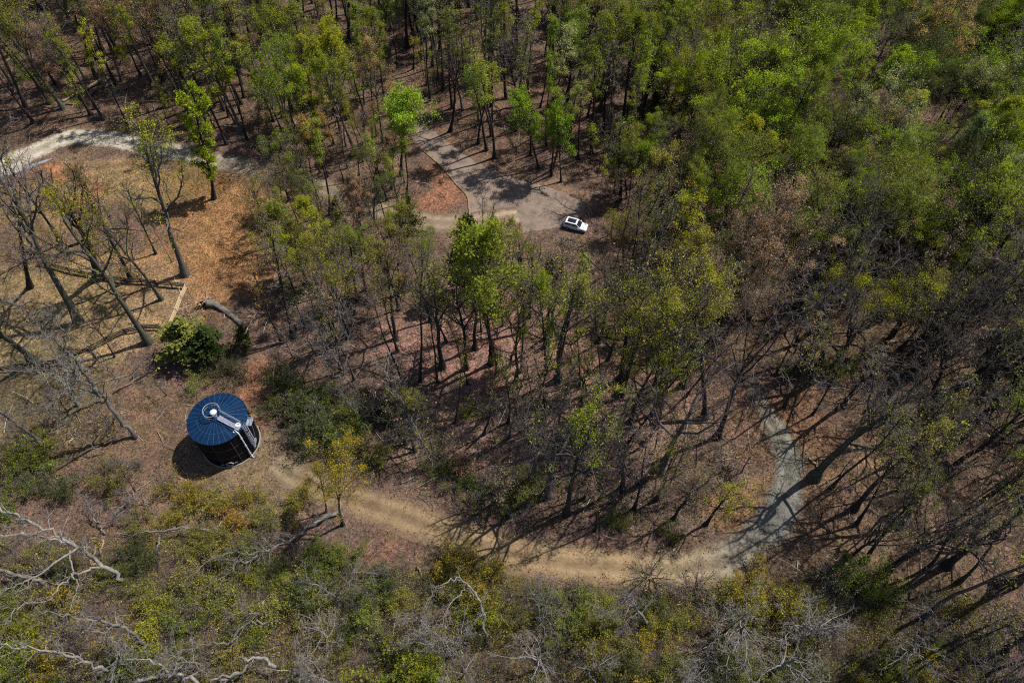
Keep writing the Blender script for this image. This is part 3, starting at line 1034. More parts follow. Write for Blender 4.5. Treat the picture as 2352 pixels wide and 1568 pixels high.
# manway: an oval pale ring near the foot, and a small name plate each side
MA = math.radians(-77)
md = np.array((math.cos(MA), math.sin(MA)))
ms_ = np.array((-md[1], md[0]))
man = link('manway', None, tank)
g = Geo()
ring = []
for a in np.linspace(0, 2 * math.pi, 25):
    v = md * (TR + 0.1) + ms_ * 0.5 * math.cos(a)
    ring.append((v[0], v[1], 0.95 + 0.42 * math.sin(a)))
g.tube(ring, 0.055, 5)
link('manway_ring', g.mesh('manway_ring', [M_WHITE]), man)
g = Geo()
c0, c1 = md * (TR - 0.05), md * (TR + 0.09)
g.tube([(c0[0], c0[1], 0.95), (c1[0], c1[1], 0.95)], 0.38, 20, cap=True)
link('manway_cover', g.mesh('manway_cover', [M_SHELL]), man)
for az, z, w in ((-65, 0.75, 0.5), (-92, 0.7, 0.42), (-5, 1.7, 0.4), (-15, 0.95, 0.3)):
    a = math.radians(az)
    g = Geo()
    x, y, _ = pt(TR + 0.02, a, 0)
    g.box((x, y, z), (0.04, w, 0.26), rz=a)
    link('plate', g.mesh('plate', [M_GALV]), tank)
g = Geo()
p0 = pt(TR + 0.05, math.radians(-8), 2.0)
g.tube([(p0[0] + 0.28 * math.cos(q) * -math.sin(math.radians(-8)), p0[1] + 0.28 * math.cos(q) * math.cos(math.radians(-8)), 1.75 + 0.33 * math.sin(q)) for q in np.linspace(0, 6.283, 17)], 0.035, 5)
link('side_manway_ring', g.mesh('side_manway_ring', [M_WHITE]), tank)

# ------------------------------------------------------------------ parked white car
cl, cr_ = np.array(G(1296, 507, 1.0)), np.array(G(1349, 524, 0.7))
CA = math.atan2(cr_[1] - cl[1], cr_[0] - cl[0])
cc = (cl + cr_) / 2
car = thing('parked_car', 'white car with a dark roof panel parked at the edge of the turnaround', 'car', (cc[0], cc[1], 0.02), CA)
M_CARW = plain('white_car_paint', (0.5, 0.52, 0.57), 0.25)
M_GLASS = plain('dark_car_glass', (0.012, 0.016, 0.02), 0.08)
M_GLASS.node_tree.nodes['Principled BSDF'].inputs['Specular IOR Level'].default_value = 0.6
M_LAMP = plain('headlamp', (0.7, 0.75, 0.8), 0.1)
M_RED = plain('tail_lamp', (0.35, 0.02, 0.02), 0.2)
CLN, CWD = 4.3, 1.8


def loft(sections, mat, name, parent):
    """sections: [(x, [(y,z)...])] closed rings."""
    g = Geo()
    n = len(sections[0][1])
    V = [(x, y, z) for x, ring in sections for y, z in ring]
    Fc = []
    for i in range(len(sections) - 1):
        for j in range(n):
            Fc.append((i * n + j, i * n + (j + 1) % n, (i + 1) * n + (j + 1) % n, (i + 1) * n + j))
    g.add(V, Fc, smooth=False)
    for off in (0, (len(sections) - 1) * n):
        g.f.append(np.array([[off + j for j in range(n)]], np.int32))
        g.mi.append(np.zeros(1, np.int32)); g.sm.append(np.array([False])); g.tone.append(np.zeros(1, np.float32))
    return link(name, g.mesh(name, [mat]), parent)


def body_ring(w, z0, z1, r=0.12):
    w = w / 2
    return [(-w + r, z0), (w - r, z0), (w, z0 + r), (w, z1 - r), (w - r, z1), (-w + r, z1), (-w, z1 - r), (-w, z0 + r)]


hl = CLN / 2
loft([(-hl, body_ring(1.5, 0.45, 0.8)), (-hl + 0.08, body_ring(1.7, 0.32, 0.98)), (-hl + 0.6, body_ring(1.8, 0.26, 1.02)), (0.6, body_ring(1.82, 0.26, 1.0)),
      (1.3, body_ring(1.8, 0.26, 0.98)), (hl - 0.3, body_ring(1.72, 0.28, 0.9)), (hl - 0.06, body_ring(1.6, 0.34, 0.78)), (hl, body_ring(1.35, 0.42, 0.66))], M_CARW, 'body', car)
# glasshouse (dark glass), pillars and roof in white
loft([(-hl + 0.12, body_ring(1.5, 0.94, 1.02, 0.03)), (-hl + 0.4, body_ring(1.5, 0.94, 1.5, 0.1)), (0.25, body_ring(1.46, 0.94, 1.52, 0.1)), (1.0, body_ring(1.5, 0.94, 1.0, 0.02))], M_GLASS, 'cabin_glass', car)
g = Geo()
rx0, rx1, ry = -hl + 0.34, 0.32, 0.73
zt_ = 1.53
for (x0, x1, y0, y1) in ((rx0, rx0 + 0.3, -ry, ry), (rx1 - 0.3, rx1, -ry, ry), (rx0 + 0.3, rx1 - 0.3, -ry, -ry + 0.2), (rx0 + 0.3, rx1 - 0.3, ry - 0.2, ry)):
    g.box(((x0 + x1) / 2, (y0 + y1) / 2, zt_), (x1 - x0 - 0.002, y1 - y0 - 0.002, 0.07))
link('roof', g.mesh('roof', [M_CARW]), car)
g = Geo()
g.box(((rx0 + rx1) / 2, 0, zt_ - 0.005), (rx1 - rx0 - 0.62, 2 * ry - 0.42, 0.05))
link('roof_panel', g.mesh('roof_panel', [M_GLASS]), car)
g = Geo()
for sx in (-1, 1):
    g.bar((0.3, sx * 0.72, 1.5), (0.98, sx * 0.78, 1.0), 0.07, 0.05)
    g.bar((-0.75, sx * 0.745, 0.98), (-0.75, sx * 0.735, 1.5), 0.02, 0.09)
    g.bar((-hl + 0.4, sx * 0.745, 1.48), (-hl + 0.14, sx * 0.78, 1.0), 0.06, 0.12)
link('pillars', g.mesh('pillars', [M_CARW]), car)
g = Geo()
g.tube([(0, -0.11, 0), (0, 0.11, 0)], 0.33, 18, cap=True)
tyre = g.mesh('tyre', [M_BLACK])
g = Geo()
g.tube([(0, -0.115, 0), (0, 0.115, 0)], 0.2, 12, cap=True)
rim = g.mesh('rim', [M_GALV])
for x in (-1.28, 1.3):
    for y in (-0.82, 0.82):
        w = link('wheel', None, car)
        w.location = (x, y, 0.33)
        link('tyre', tyre, w)
        link('rim', rim, w)
for y in (-0.58, 0.58):
    g = Geo()
    g.box((hl - 0.14, y, 0.72), (0.16, 0.36, 0.14))
    link('headlight', g.mesh('headlight', [M_LAMP]), car)
    g = Geo()
    g.box((-hl + 0.04, y * 1.15, 0.82), (0.08, 0.22, 0.18))
    link('tail_light', g.mesh('tail_light', [M_RED]), car)
    g = Geo()
    g.box((0.72, y * 1.72, 1.02), (0.12, 0.2, 0.13))
    link('wing_mirror', g.mesh('wing_mirror', [M_CARW]), car)
g = Geo()
g.box((1.45, 0, 0.985), (0.9, 0.9, 0.03))
link('bonnet_crease', g.mesh('bonnet_crease', [M_CARW]), car)

# ------------------------------------------------------------------ rail fences
M_RAIL_D = noisy('weathered_dark_rail', (0.035, 0.028, 0.022), (0.075, 0.058, 0.045), 3.0)
M_RAIL_L = noisy('sunlit_weathered_rail', (0.3, 0.22, 0.13), (0.42, 0.32, 0.2), 3.0)  # tan weathered wood, with the bright sun on this run put into its colour


def fence(px, label, mat, spacing=2.7):
    P = np.array([G(*p) for p in px])
    seg = np.linalg.norm(np.diff(P, axis=0), axis=1)
    s = np.concatenate([[0], np.cumsum(seg)])
    n = max(2, int(round(s[-1] / spacing)) + 1)
    t = np.linspace(0, s[-1], n)
    Q = np.stack([np.interp(t, s, P[:, 0]), np.interp(t, s, P[:, 1])], 1)
    r = random.Random(len(px) * 7 + n)
    f = thing('rail_fence', label, 'fence', (Q[0][0], Q[0][1], ground_z(*Q[0])))
    o0 = np.array((Q[0][0], Q[0][1], ground_z(*Q[0])))
    Z = [ground_z(*q) for q in Q]
    for i in range(n):
        g = Geo()
        c = np.array((Q[i][0], Q[i][1], Z[i])) - o0
        g.box(c + np.array((0, 0, 0.65)), (0.17, 0.17, 1.6), rz=r.random())
        link('post', g.mesh('post', [mat]), f)
        if i < n - 1:
            c2 = np.array((Q[i + 1][0], Q[i + 1][1], Z[i + 1])) - o0
            for h in (0.42, 0.82, 1.22):
                g = Geo()
                j = [r.uniform(-0.04, 0.04) for _ in range(2)]
                g.bar(c + np.array((0, 0, h + j[0])), c2 + np.array((0, 0, h + j[1])), 0.13, 0.17)
                link('rail', g.mesh('rail', [mat]), f)


fence([(95, 610), (170, 626), (233, 640), (350, 655), (432, 665)], 'dark three rail fence along the back of the grass yard, ending at the corner', M_RAIL_D)
fence([(433, 667), (414, 712), (397, 751)], 'short sunlit tan three rail fence running from the corner to the dark cedar bush', M_RAIL_L, 2.4)
fence([(372, 757), (319, 760), (287, 767), (248, 786), (217, 806), (133, 838), (40, 846), (-40, 850)], 'long dark three rail fence curving along the front of the grass yard', M_RAIL_D)

# ------------------------------------------------------------------ logs and dead wood
BARKS = {'grey': (0.1, 0.088, 0.078, 1), 'pale': (0.16, 0.148, 0.13, 1), 'dark': (0.065, 0.052, 0.044, 1), 'brown': (0.12, 0.085, 0.06, 1), 'tan': (0.26, 0.18, 0.11, 1), 'moss': (0.13, 0.135, 0.095, 1), 'silver': (0.115, 0.106, 0.096, 1)}


def wood(name, label, cat, mains, col, seed, side=0, side_len=2.0, sub=4, twig_r=0.014, group=None, jit=0.12, sub2=0, slim=1.0):
    """Dead wood from explicit limbs: mains = [ ([(px,py,z)...], r0, r1) ]; part 'trunk' and part 'branches'."""
    rng = np.random.default_rng(seed)
    tg, cgs = Geo(), []
    first = np.array(G3(*mains[0][0][0]))
    base = np.array((first[0], first[1], ground_z(first[0], first[1])))
    for pxs, r0, r1 in mains:
        P = np.array([G3(*p) for p in pxs]) + np.array([0, 0, base[2]])
        P = spline(P, 5)
        P[1:-1] += rng.normal(size=(len(P) - 2, 3)) * jit
        L = np.linalg.norm(np.diff(P, axis=0), axis=1).sum()
        rad = np.linspace(r0, r1, len(P)) * rng.uniform(0.9, 1.1, len(P)) * slim
        tg.tube(P - base, rad, 7, cap=True)
        if side:
            m = max(2, int(side * 1.3 * L / 6))
            pts = (P - base)[None]
            d = unit(np.gradient(P, axis=0))[None]
            cg = Geo()
            cgs.append(cg)
            q, dd, LL, RR = sprout(rng, pts, d, rad[None], np.array([side_len]), m, 0.3, 1.0, (60, 35), 1.0, 0.5)
            LL = side_len * rng.uniform(0.4, 1.2, len(LL))
            RR = np.clip(RR, 0.02, 0.11)
            p1, d1 = run(rng, q, dd, LL, 5, 0.22, 0.02)
            p1[..., 2] = np.maximum(p1[..., 2], 0.05)
            r1_ = RR[:, None] * np.linspace(1, 0.25, 6)[None]
            cg.tubes(p1, np.maximum(r1_, twig_r), 4)
            if sub:
                q, dd, L2, R2 = sprout(rng, p1, d1, r1_, LL, sub, 0.25, 1.0, (55, 35), 0.5, 0.6)
                p2, d2 = run(rng, q, dd, L2, 3, 0.28, 0.0)
                p2[..., 2] = np.maximum(p2[..., 2], 0.03)
                r2_ = np.maximum(R2[:, None] * np.linspace(1, 0.4, 4)[None], twig_r)
                cg.tubes(p2, r2_, 3)
                if sub2:
                    q, dd, L3, R3 = sprout(rng, p2, d2, r2_, L2, sub2, 0.25, 1.0, (50, 35), 0.55, 0.6)
                    p3, _ = run(rng, q, dd, L3, 2, 0.3, 0.0)
                    p3[..., 2] = np.maximum(p3[..., 2], 0.03)
                    cg.tubes(p3, np.full((len(p3), 3), twig_r * 0.8), 3)
    e = thing(name, label, cat, base, group=group)
    t = link('trunk', tg.mesh('trunk', [M_BARK]), e)
    t.color = BARKS[col]
    for cg in cgs:
        b = link('branches', cg.mesh('branches', [M_BARK]), e)
        b.color = BARKS[col]
    return e


# the uprooted log in the clearing, with its root plate
lg = wood('fallen_log', 'thick curved grey log with torn root plate lying in the orange clearing', 'log',
          [([(556, 746, 0.35), (535, 729, 0.45), (512, 711, 0.6), (494, 700, 0.75), (476, 697, 0.9)], 0.38, 0.6)], 'silver', 5, jit=0.03)
rp = Geo()
rng_ = np.random.default_rng(8)
c0 = np.array(G3(472, 694, 0.9))
base_ = np.array(lg.location)
dirs_ = rng_.normal(size=(38, 3)) + np.array([-0.6, 0.35, 0.2])
pr, _ = run(rng_, np.tile(c0 - base_, (38, 1)) + rng_.normal(size=(38, 3)) * 0.25, dirs_, rng_.uniform(0.8, 1.9, 38), 4, 0.25, 0.0)
pr[..., 2] = np.maximum(pr[..., 2], 0.02)
rp.tubes(pr, np.linspace(0.16, 0.02, 5)[None] * rng_.uniform(0.5, 1.3, (38, 1)), 5)
o = link('root_plate', rp.mesh('root_plate', [M_BARK]), lg)
o.color = (0.24, 0.15, 0.09, 1)

LOGS = [
    ('long pale fallen trunk lying on leaf litter between the cedar bush and the tank', [([(262, 905, 0.2), (330, 862, 0.35), (410, 815, 0.6)], 0.16, 0.27)], 'brown', 2),
    ('thin pale split log beside the long fallen trunk left of the cedar bush', [([(300, 884, 0.15), (313, 850, 0.4), (322, 832, 0.6)], 0.1, 0.05)], 'silver', 1),
    ('long pale barkless log lying in the woods above the gravel road', [([(142, 232, 0.25), (185, 210, 0.4), (245, 178, 0.5)], 0.2, 0.3)], 'tan', 2),
    ('second pale barkless log in the woods, crossing beside the longest one', [([(205, 215, 0.6), (235, 192, 0.8), (252, 172, 1.0)], 0.28, 0.1)], 'silver', 3),
    ('short tan log leaning in the woods right of the barkless logs', [([(366, 212, 0.2), (385, 198, 0.5), (402, 188, 0.9)], 0.2, 0.14)], 'tan', 0),
    ('tan log lying behind the ivy covered tree above the gravel road', [([(318, 231, 0.15), (365, 229, 0.2), (410, 222, 0.2)], 0.15, 0.1)], 'tan', 0),
    ('orange tan split log crossing the brush left of the yellow shrubs', [([(205, 1284, 0.3), (262, 1308, 0.3), (317, 1330, 0.25), (368, 1346, 0.2)], 0.22, 0.13)], 'tan', 1),
    ('upright tan snapped stem standing beside the orange tan log', [([(231, 1292, 0.1), (231, 1262, 1.4), (231, 1236, 2.4)], 0.16, 0.12)], 'tan', 0),
    ('pale slanting log below the right end of the orange tan log', [([(348, 1310, 0.2), (339, 1336, 0.2), (330, 1364, 0.2)], 0.16, 0.14)], 'moss', 0),
    ('broken pale limb on litter below and left of the tank shadow', [([(266, 1186, 0.2), (286, 1170, 0.3), (308, 1157, 0.4)], 0.2, 0.12)], 'silver', 1),
    ('grey limb hanging level over the yellow shrubs under the tank', [([(480, 1217, 1.6), (430, 1213, 1.8), (367, 1217, 2.0), (315, 1222, 2.0)], 0.2, 0.08)], 'silver', 3),
    ('mossy grey limb slanting down through the yellow shrubs', [([(368, 1226, 1.2), (362, 1262, 0.8), (355, 1280, 0.5)], 0.17, 0.12)], 'silver', 1),
    ('short orange tan log on the red ground behind the shrubs right of the track bend', [([(1888, 1082, 0.2), (1874, 1066, 0.2), (1858, 1050, 0.2)], 0.15, 0.1)], 'tan', 1),
    ('pale fallen stick lying on red litter in the middle of the woods', [([(1128, 885, 0.15), (1140, 872, 0.15), (1152, 862, 0.15)], 0.14, 0.07)], 'pale', 1),
    ('dark log in the verge at the near edge of the dirt track', [([(958, 1300, 0.2), (968, 1318, 0.25), (980, 1338, 0.3)], 0.13, 0.1)], 'brown', 1),
    ('grey fallen log in the brush left of the tank', [([(160, 1020, 0.2), (172, 1000, 0.2), (176, 985, 0.3)], 0.12, 0.09)], 'tan', 1),
    ('fallen trunk left of the tank lying across the tree shadows', [([(40, 1120, 0.2), (120, 1080, 0.3), (200, 1035, 0.3), (262, 1002, 0.3)], 0.1, 0.16)], 'dark', 1),
]
for i, (lb, mains, col, sd_) in enumerate(LOGS):
    wood('fallen_log', lb, 'log', mains, col, 20 + i, side=sd_, side_len=1.6, sub=3, group='logs lying in the woods')

DEAD = [  # standing or half fallen grey dead trees near the camera
    ('large silver dead tree leaning in from the left edge with forked crooked limbs', [
        ([(290, 1335, 0), (250, 1308, 2.5), (205, 1276, 5), (165, 1250, 7.5), (100, 1212, 10.5), (40, 1184, 13), (-40, 1150, 15)], 0.42, 0.12),
        ([(165, 1250, 7.5), (120, 1240, 9), (60, 1228, 10.5), (0, 1230, 11.5), (-40, 1225, 12)], 0.24, 0.1),
        ([(175, 1258, 7), (130, 1290, 7.6), (75, 1325, 8), (30, 1342, 8), (-20, 1372, 8)], 0.2, 0.06),
        ([(160, 1262, 7), (166, 1310, 7.5), (172, 1352, 8), (160, 1400, 8.4)], 0.15, 0.05),
        ([(235, 1302, 3.4), (180, 1312, 5), (140, 1340, 6), (105, 1375, 6.4), (40, 1392, 6.8), (10, 1440, 7)], 0.2, 0.05)], 'pale', 5, 2.4),
    ('thick short silver trunk cut by the left edge below the forked dead tree', [([(122, 1352, 0), (85, 1332, 2), (40, 1318, 4), (-30, 1300, 7)], 0.36, 0.26)], 'silver', 1, 1.2),
    ('silver dead tree with long thin side limbs above the yellow bush at lower left', [([(345, 1486, 0), (310, 1455, 3), (270, 1436, 6), (215, 1425, 9), (150, 1412, 12), (90, 1405, 14)], 0.34, 0.05),
                                                                   ([(270, 1436, 6), (220, 1436, 7), (160, 1440, 8), (90, 1450, 9)], 0.12, 0.03)], 'silver', 6, 2.6),
    ('long silver trunk rising left over the yellow bush in the lower left corner', [([(262, 1552, 0), (215, 1528, 3), (170, 1510, 6), (125, 1494, 9), (60, 1488, 11), (-20, 1486, 13)], 0.3, 0.08),
                                                                    ([(262, 1552, 0), (272, 1515, 2), (268, 1482, 4), (240, 1455, 6), (200, 1445, 8)], 0.16, 0.04)], 'pale', 6, 2.2),
    ('pale thick limb curving along the bottom edge left of the middle', [([(300, 1572, 2), (340, 1556, 3), (385, 1546, 3.6), (430, 1556, 4), (470, 1580, 4)], 0.3, 0.26), ([(385, 1546, 3.6), (370, 1525, 4.5), (335, 1514, 5.5), (290, 1512, 6.5)], 0.2, 0.08)], 'pale', 3, 2.0),
    ('pale arched broken limb with stump end near the bottom edge', [([(634, 1532, 2.6), (606, 1514, 3.4), (574, 1516, 3.4), (552, 1540, 2.6), (505, 1572, 1.4)], 0.3, 0.2), ([(548, 1544, 2.4), (500, 1556, 2), (450, 1590, 1)], 0.2, 0.15)], 'pale', 2, 1.4),
    ('long grey broken tree sprawled across the brush below the yellow shrubs', [([(784, 1170, 0.5), (735, 1192, 1.2), (680, 1228, 2), (620, 1262, 2.6), (580, 1283, 3), (540, 1300, 3.2), (490, 1340, 3)], 0.3, 0.07),
                                                                   ([(620, 1262, 2.6), (575, 1270, 3), (535, 1268, 3.6), (480, 1285, 3.4), (430, 1330, 3)], 0.16, 0.05), ([(700, 1215, 1.8), (720, 1195, 3), (760, 1185, 4)], 0.14, 0.05)], 'silver', 8, 2.6),
    ('crooked grey limbs arching over the brush below the sprawled grey tree', [([(640, 1424, 1), (600, 1428, 2.4), (560, 1432, 3), (530, 1470, 3), (490, 1478, 3), (420, 1488, 3), (392, 1490, 3)], 0.2, 0.08),
                                                                  ([(602, 1418, 2.4), (590, 1406, 3), (555, 1404, 3.6), (515, 1420, 3.6)], 0.14, 0.05), ([(545, 1460, 3), (520, 1500, 2.6), (470, 1530, 2)], 0.14, 0.05)], 'silver', 7, 2.4),
    ('thin silver tree beside the yellow bush rising from the lower left brush', [([(300, 1480, 0), (270, 1500, 3), (262, 1525, 5), (250, 1568, 7)], 0.16, 0.06)], 'silver', 5, 2.2),
    ('grey bent snag with hooked top right of the sprawled grey tree', [([(786, 1398, 0), (770, 1375, 3), (740, 1352, 6), (705, 1330, 8)], 0.24, 0.08), ([(770, 1375, 3), (800, 1352, 5), (815, 1318, 6.5), (868, 1320, 7)], 0.15, 0.05)], 'silver', 8, 2.8),
    ('pale hooked dead tree standing in dark green brush at bottom middle', [([(1122, 1480, 0), (1113, 1440, 2), (1107, 1405, 4), (1098, 1372, 6), (1078, 1346, 8), (1054, 1323, 10)], 0.24, 0.1), ([(1072, 1344, 8), (1050, 1370, 8.5), (1022, 1408, 9), (1016, 1440, 9)], 0.1, 0.03),
                                                                 ([(1056, 1325, 9.5), (1030, 1336, 10), (1000, 1352, 10), (970, 1400, 10)], 0.12, 0.03)], 'pale', 5, 1.8),
    ('grey dead tree with a spray of twigs standing below the dirt track', [([(1500, 1448, 0), (1470, 1410, 4), (1445, 1378, 8), (1440, 1368, 9.5)], 0.26, 0.14), ([(1444, 1378, 8), (1410, 1400, 9), (1375, 1420, 10)], 0.12, 0.04),
                                                                ([(1442, 1374, 9), (1436, 1410, 10), (1430, 1450, 10.5)], 0.1, 0.03)], 'silver', 10, 2.6),
    ('slim grey dead tree with drooping twigs in brush under the track', [([(1252, 1480, 0), (1248, 1440, 4), (1252, 1400, 8), (1246, 1370, 11), (1236, 1320, 14)], 0.18, 0.04)], 'silver', 9, 2.4),
    ('pale leaning dead trunk between the dark shrubs and the track', [([(976, 1032, 0), (958, 990, 3.2), (944, 962, 5.4), (920, 918, 9), (895, 870, 13), (880, 840, 15)], 0.24, 0.06)], 'pale', 7, 3.0),
    ('thin pale dead stem leaning just left of the track shrubs', [([(1002, 1090, 0), (985, 1050, 3.5), (960, 1005, 7), (930, 960, 10)], 0.13, 0.04)], 'silver', 4, 2.0),
    ('silver bare dead tree with tangled twigs right of the cedar bush', [([(838, 925, 0), (800, 870, 4), (770, 820, 8), (740, 770, 12), (700, 720, 16)], 0.26, 0.05), ([(800, 870, 4), (760, 850, 6.5), (725, 790, 10), (690, 770, 12)], 0.14, 0.04),
                                                               ([(785, 845, 6), (800, 790, 9), (785, 740, 13), (778, 690, 16)], 0.13, 0.03)], 'silver', 9, 3.2),
    ('big silver mossy dead trunk left of the tank leaning to the fence', [([(312, 1008, 0), (280, 968, 4), (240, 918, 9), (215, 895, 11.5), (180, 868, 14.5), (140, 828, 18), (110, 790, 21)], 0.42, 0.08), ([(228, 908, 10), (180, 895, 12), (140, 910, 13), (110, 930, 13), (45, 952, 13)], 0.15, 0.04),
                                                               ([(190, 875, 14), (160, 860, 15.5), (120, 862, 17), (60, 850, 18), (-10, 855, 19)], 0.12, 0.04)], 'silver', 8, 3.0),
    ('tall pale dead trunk with upswept top left of the tank', [([(250, 922, 0), (215, 885, 4.5), (180, 838, 10), (150, 805, 14), (110, 770, 18), (60, 722, 23), (40, 706, 24.5)], 0.3, 0.06), ([(150, 805, 14), (148, 770, 17), (130, 735, 20), (112, 722, 21.5)], 0.16, 0.05),
                                                     ([(125, 782, 17), (95, 775, 19), (60, 790, 20)], 0.1, 0.03)], 'silver', 7, 2.6),
    ('grey trunk slanting out through the left edge below the front fence', [([(112, 1036, 0), (80, 1008, 3.5), (40, 975, 8), (0, 945, 12), (-50, 915, 16)], 0.32, 0.16), ([(80, 1012, 3), (30, 990, 6), (-20, 975, 9)], 0.14, 0.06)], 'silver', 4, 2.2),
    ('thin grey dead sapling leaning over litter left of the tank', [([(268, 870, 0), (240, 840, 3.5), (205, 800, 7), (186, 784, 9)], 0.11, 0.04)], 'grey', 3, 1.4),
    ('thin tan dead stem crossing litter below the mossy dead trunk', [([(240, 1042, 0), (190, 1006, 4), (140, 966, 8), (110, 948, 10)], 0.1, 0.04)], 'silver', 3, 1.6),
    ('grey dead tree reaching out of the brush at lower right', [([(2085, 1500, 0), (2110, 1478, 3), (2135, 1450, 6), (2155, 1442, 8)], 0.2, 0.06), ([(2110, 1478, 3), (2090, 1510, 5), (2085, 1560, 6)], 0.12, 0.03), ([(2150, 1443, 8), (2140, 1400, 10), (2100, 1390, 11)], 0.1, 0.03)], 'silver', 7, 2.4),
    ('pale hooked stub with curved top near the bottom edge right of middle', [([(1372, 1590, 0), (1362, 1560, 2), (1350, 1536, 3.5), (1325, 1530, 4.5)], 0.14, 0.07)], 'silver', 3, 1.4),
    ('grey snag with fanned limbs over yellow shrubs at bottom right', [([(1660, 1470, 0), (1680, 1440, 3), (1698, 1415, 6), (1715, 1405, 7)], 0.2, 0.08), ([(1690, 1425, 5), (1692, 1470, 6.5), (1668, 1530, 7.5)], 0.13, 0.04), ([(1680, 1440, 3), (1640, 1470, 4), (1600, 1495, 4.5)], 0.14, 0.04),
                                                               ([(1700, 1425, 6), (1715, 1480, 7), (1712, 1540, 8)], 0.1, 0.03)], 'pale', 6, 2.4),
    ('pale zigzag dead branch tree at the bottom edge, lower right', [([(1880, 1590, 0), (1860, 1550, 2.5), (1842, 1540, 4), (1800, 1552, 5)], 0.12, 0.05)], 'silver', 4, 1.8),
    ('grey fallen tree with many twigs in brush under the tank shadow', [([(240, 1225, 0.3), (225, 1200, 0.8), (212, 1175, 1.4), (195, 1150, 1.6)], 0.18, 0.05), ([(225, 1200, 0.8), (260, 1195, 1.2), (295, 1200, 1.2)], 0.12, 0.04)], 'silver', 10, 2.4),
    ('grey fork of a fallen tree on litter left of the yellow shrubs', [([(352, 1176, 0.3), (330, 1152, 1.2), (305, 1146, 1.4), (285, 1158, 1), (264, 1188, 0.5)], 0.14, 0.05), ([(320, 1150, 1.3), (300, 1135, 1.8), (275, 1122, 2)], 0.09, 0.03)], 'silver', 8, 2.0),
    ('tangled grey dead top lying over dark shrubs right of the tank', [([(850, 1000, 1), (830, 960, 3), (800, 920, 4), (770, 890, 4)], 0.14, 0.04), ([(830, 960, 3), (860, 930, 4), (850, 880, 5)], 0.1, 0.03)], 'silver', 10, 2.6),
]
for i, (lb, mains, col, sd_, sl_) in enumerate(DEAD):
    wood('dead_tree', lb, 'dead tree', mains, col, 60 + i, side=sd_, side_len=sl_, sub=5, twig_r=0.016, group='grey dead trees', jit=0.16, sub2=3, slim=0.78)

# ------------------------------------------------------------------ the kinds of plants (meshes shared by all their copies)
V = {}
V['leafy'] = [grow_tree(100 + i, H=22 + i % 3, r0=0.3, trunk=0.8, limb_t=(0.4, 1.0), nl=13, ang=(60, 18), limb=0.28, env='round', k=(7, 5, 4), leaves=14000, lsize=0.165, lspread=0.26, leafy=(3, 3),
                        twig=M_TWIG_D, name='leafy_tree', fine=0.014) for i in range(5)]
V['round'] = [grow_tree(110 + i, H=20, r0=0.26, trunk=0.74, limb_t=(0.44, 1.0), nl=16, ang=(74, 12), limb=0.31, env='round', k=(8, 6, 3), leaves=14000, lsize=0.19, lspread=0.28, leafy=(3, 3), clump=0.3,
                        twig=M_TWIG_D, name='round_tree', fine=0.014) for i in range(2)]
V['vase'] = [grow_tree(120 + i, H=24, r0=0.34, trunk=0.42, limb_t=(0.55, 1.0), nl=9, ang=(34, 14), limb=0.56, env='vase', k=(8, 5, 3), up=(0.02, 0.05, 0.05, 0.02), leaves=17000, lsize=0.165, lspread=0.28, leafy=(3, 3),
                       twig=M_TWIG_D, name='spreading_tree', fine=0.014) for i in range(4)]
V['budding'] = [grow_tree(140 + i, H=23, r0=0.26, trunk=0.8, limb_t=(0.36, 1.0), nl=11, ang=(58, 20), limb=0.3, env='round', k=(7, 6, 4), leaves=9500, lsize=0.13, lspread=0.26, leafy=(3, 3),
                          twig=M_TWIG_D, name='budding_tree') for i in range(4)]
V['budding'] += [grow_tree(150 + i, H=23, r0=0.28, trunk=0.5, limb_t=(0.6, 1.0), nl=7, ang=(40, 16), limb=0.5, env='vase', k=(8, 6, 4), leaves=10000, lsize=0.13, lspread=0.28, leafy=(3, 3),
                           twig=M_TWIG_D, name='budding_tree') for i in range(3)]
V['bare'] = [grow_tree(160 + i, H=24, r0=0.36, trunk=0.78, limb_t=(0.4, 1.0), nl=11, ang=(60, 22), limb=0.32, env='round', k=(6, 5, 4), wob=(0.05, 0.2, 0.28, 0.34), leaves=220, lsize=0.2, lspread=0.25,
                       twig=M_TWIG_G if i % 2 else M_TWIG_D, name='bare_tree', fine=0.017) for i in range(4)]
V['bare'] += [grow_tree(170 + i, H=25, r0=0.4, trunk=0.46, limb_t=(0.6, 1.0), nl=7, ang=(42, 18), limb=0.52, env='vase', k=(7, 5, 4), wob=(0.05, 0.16, 0.26, 0.34), leaves=220, lsize=0.2, lspread=0.25,
                        twig=M_TWIG_G if i % 2 else M_TWIG_D, name='bare_tree', fine=0.017) for i in range(4)]
V['oak'] = [grow_tree(180 + i, H=24, r0=0.5, trunk=0.62, limb_t=(0.5, 1.0), nl=8, ang=(72, 28), limb=0.42, env='round', k=(6, 5, 4), wob=(0.06, 0.26, 0.34, 0.36), up=(0.01, 0.07, 0.03, 0), leaves=0,
                      twig=M_TWIG_D, name='crooked_tree', fine=0.018) for i in range(3)]
V['sparse'] = [grow_tree(190 + i, H=25, r0=0.36, trunk=0.72, limb_t=(0.42, 1.0), nl=10, ang=(58, 22), limb=0.33, env='round', k=(6, 5, 4), wob=(0.05, 0.2, 0.28, 0.34), leaves=3800, lsize=0.13,
                         lspread=0.3, leafy=(3, 3), twig=M_TWIG_D, name='budding_tree', fine=0.017) for i in range(3)]
V['slender'] = [grow_tree(200 + i, H=24, r0=0.2, trunk=0.93, limb_t=(0.6, 1.0), nl=12, ang=(55, 20), limb=0.15, env='pole', k=(5, 4, 4), leaves=3000, lsize=0.15, lspread=0.26, leafy=(3, 3),
                          twig=M_TWIG_D, name='slender_tree', fine=0.014) for i in range(5)]
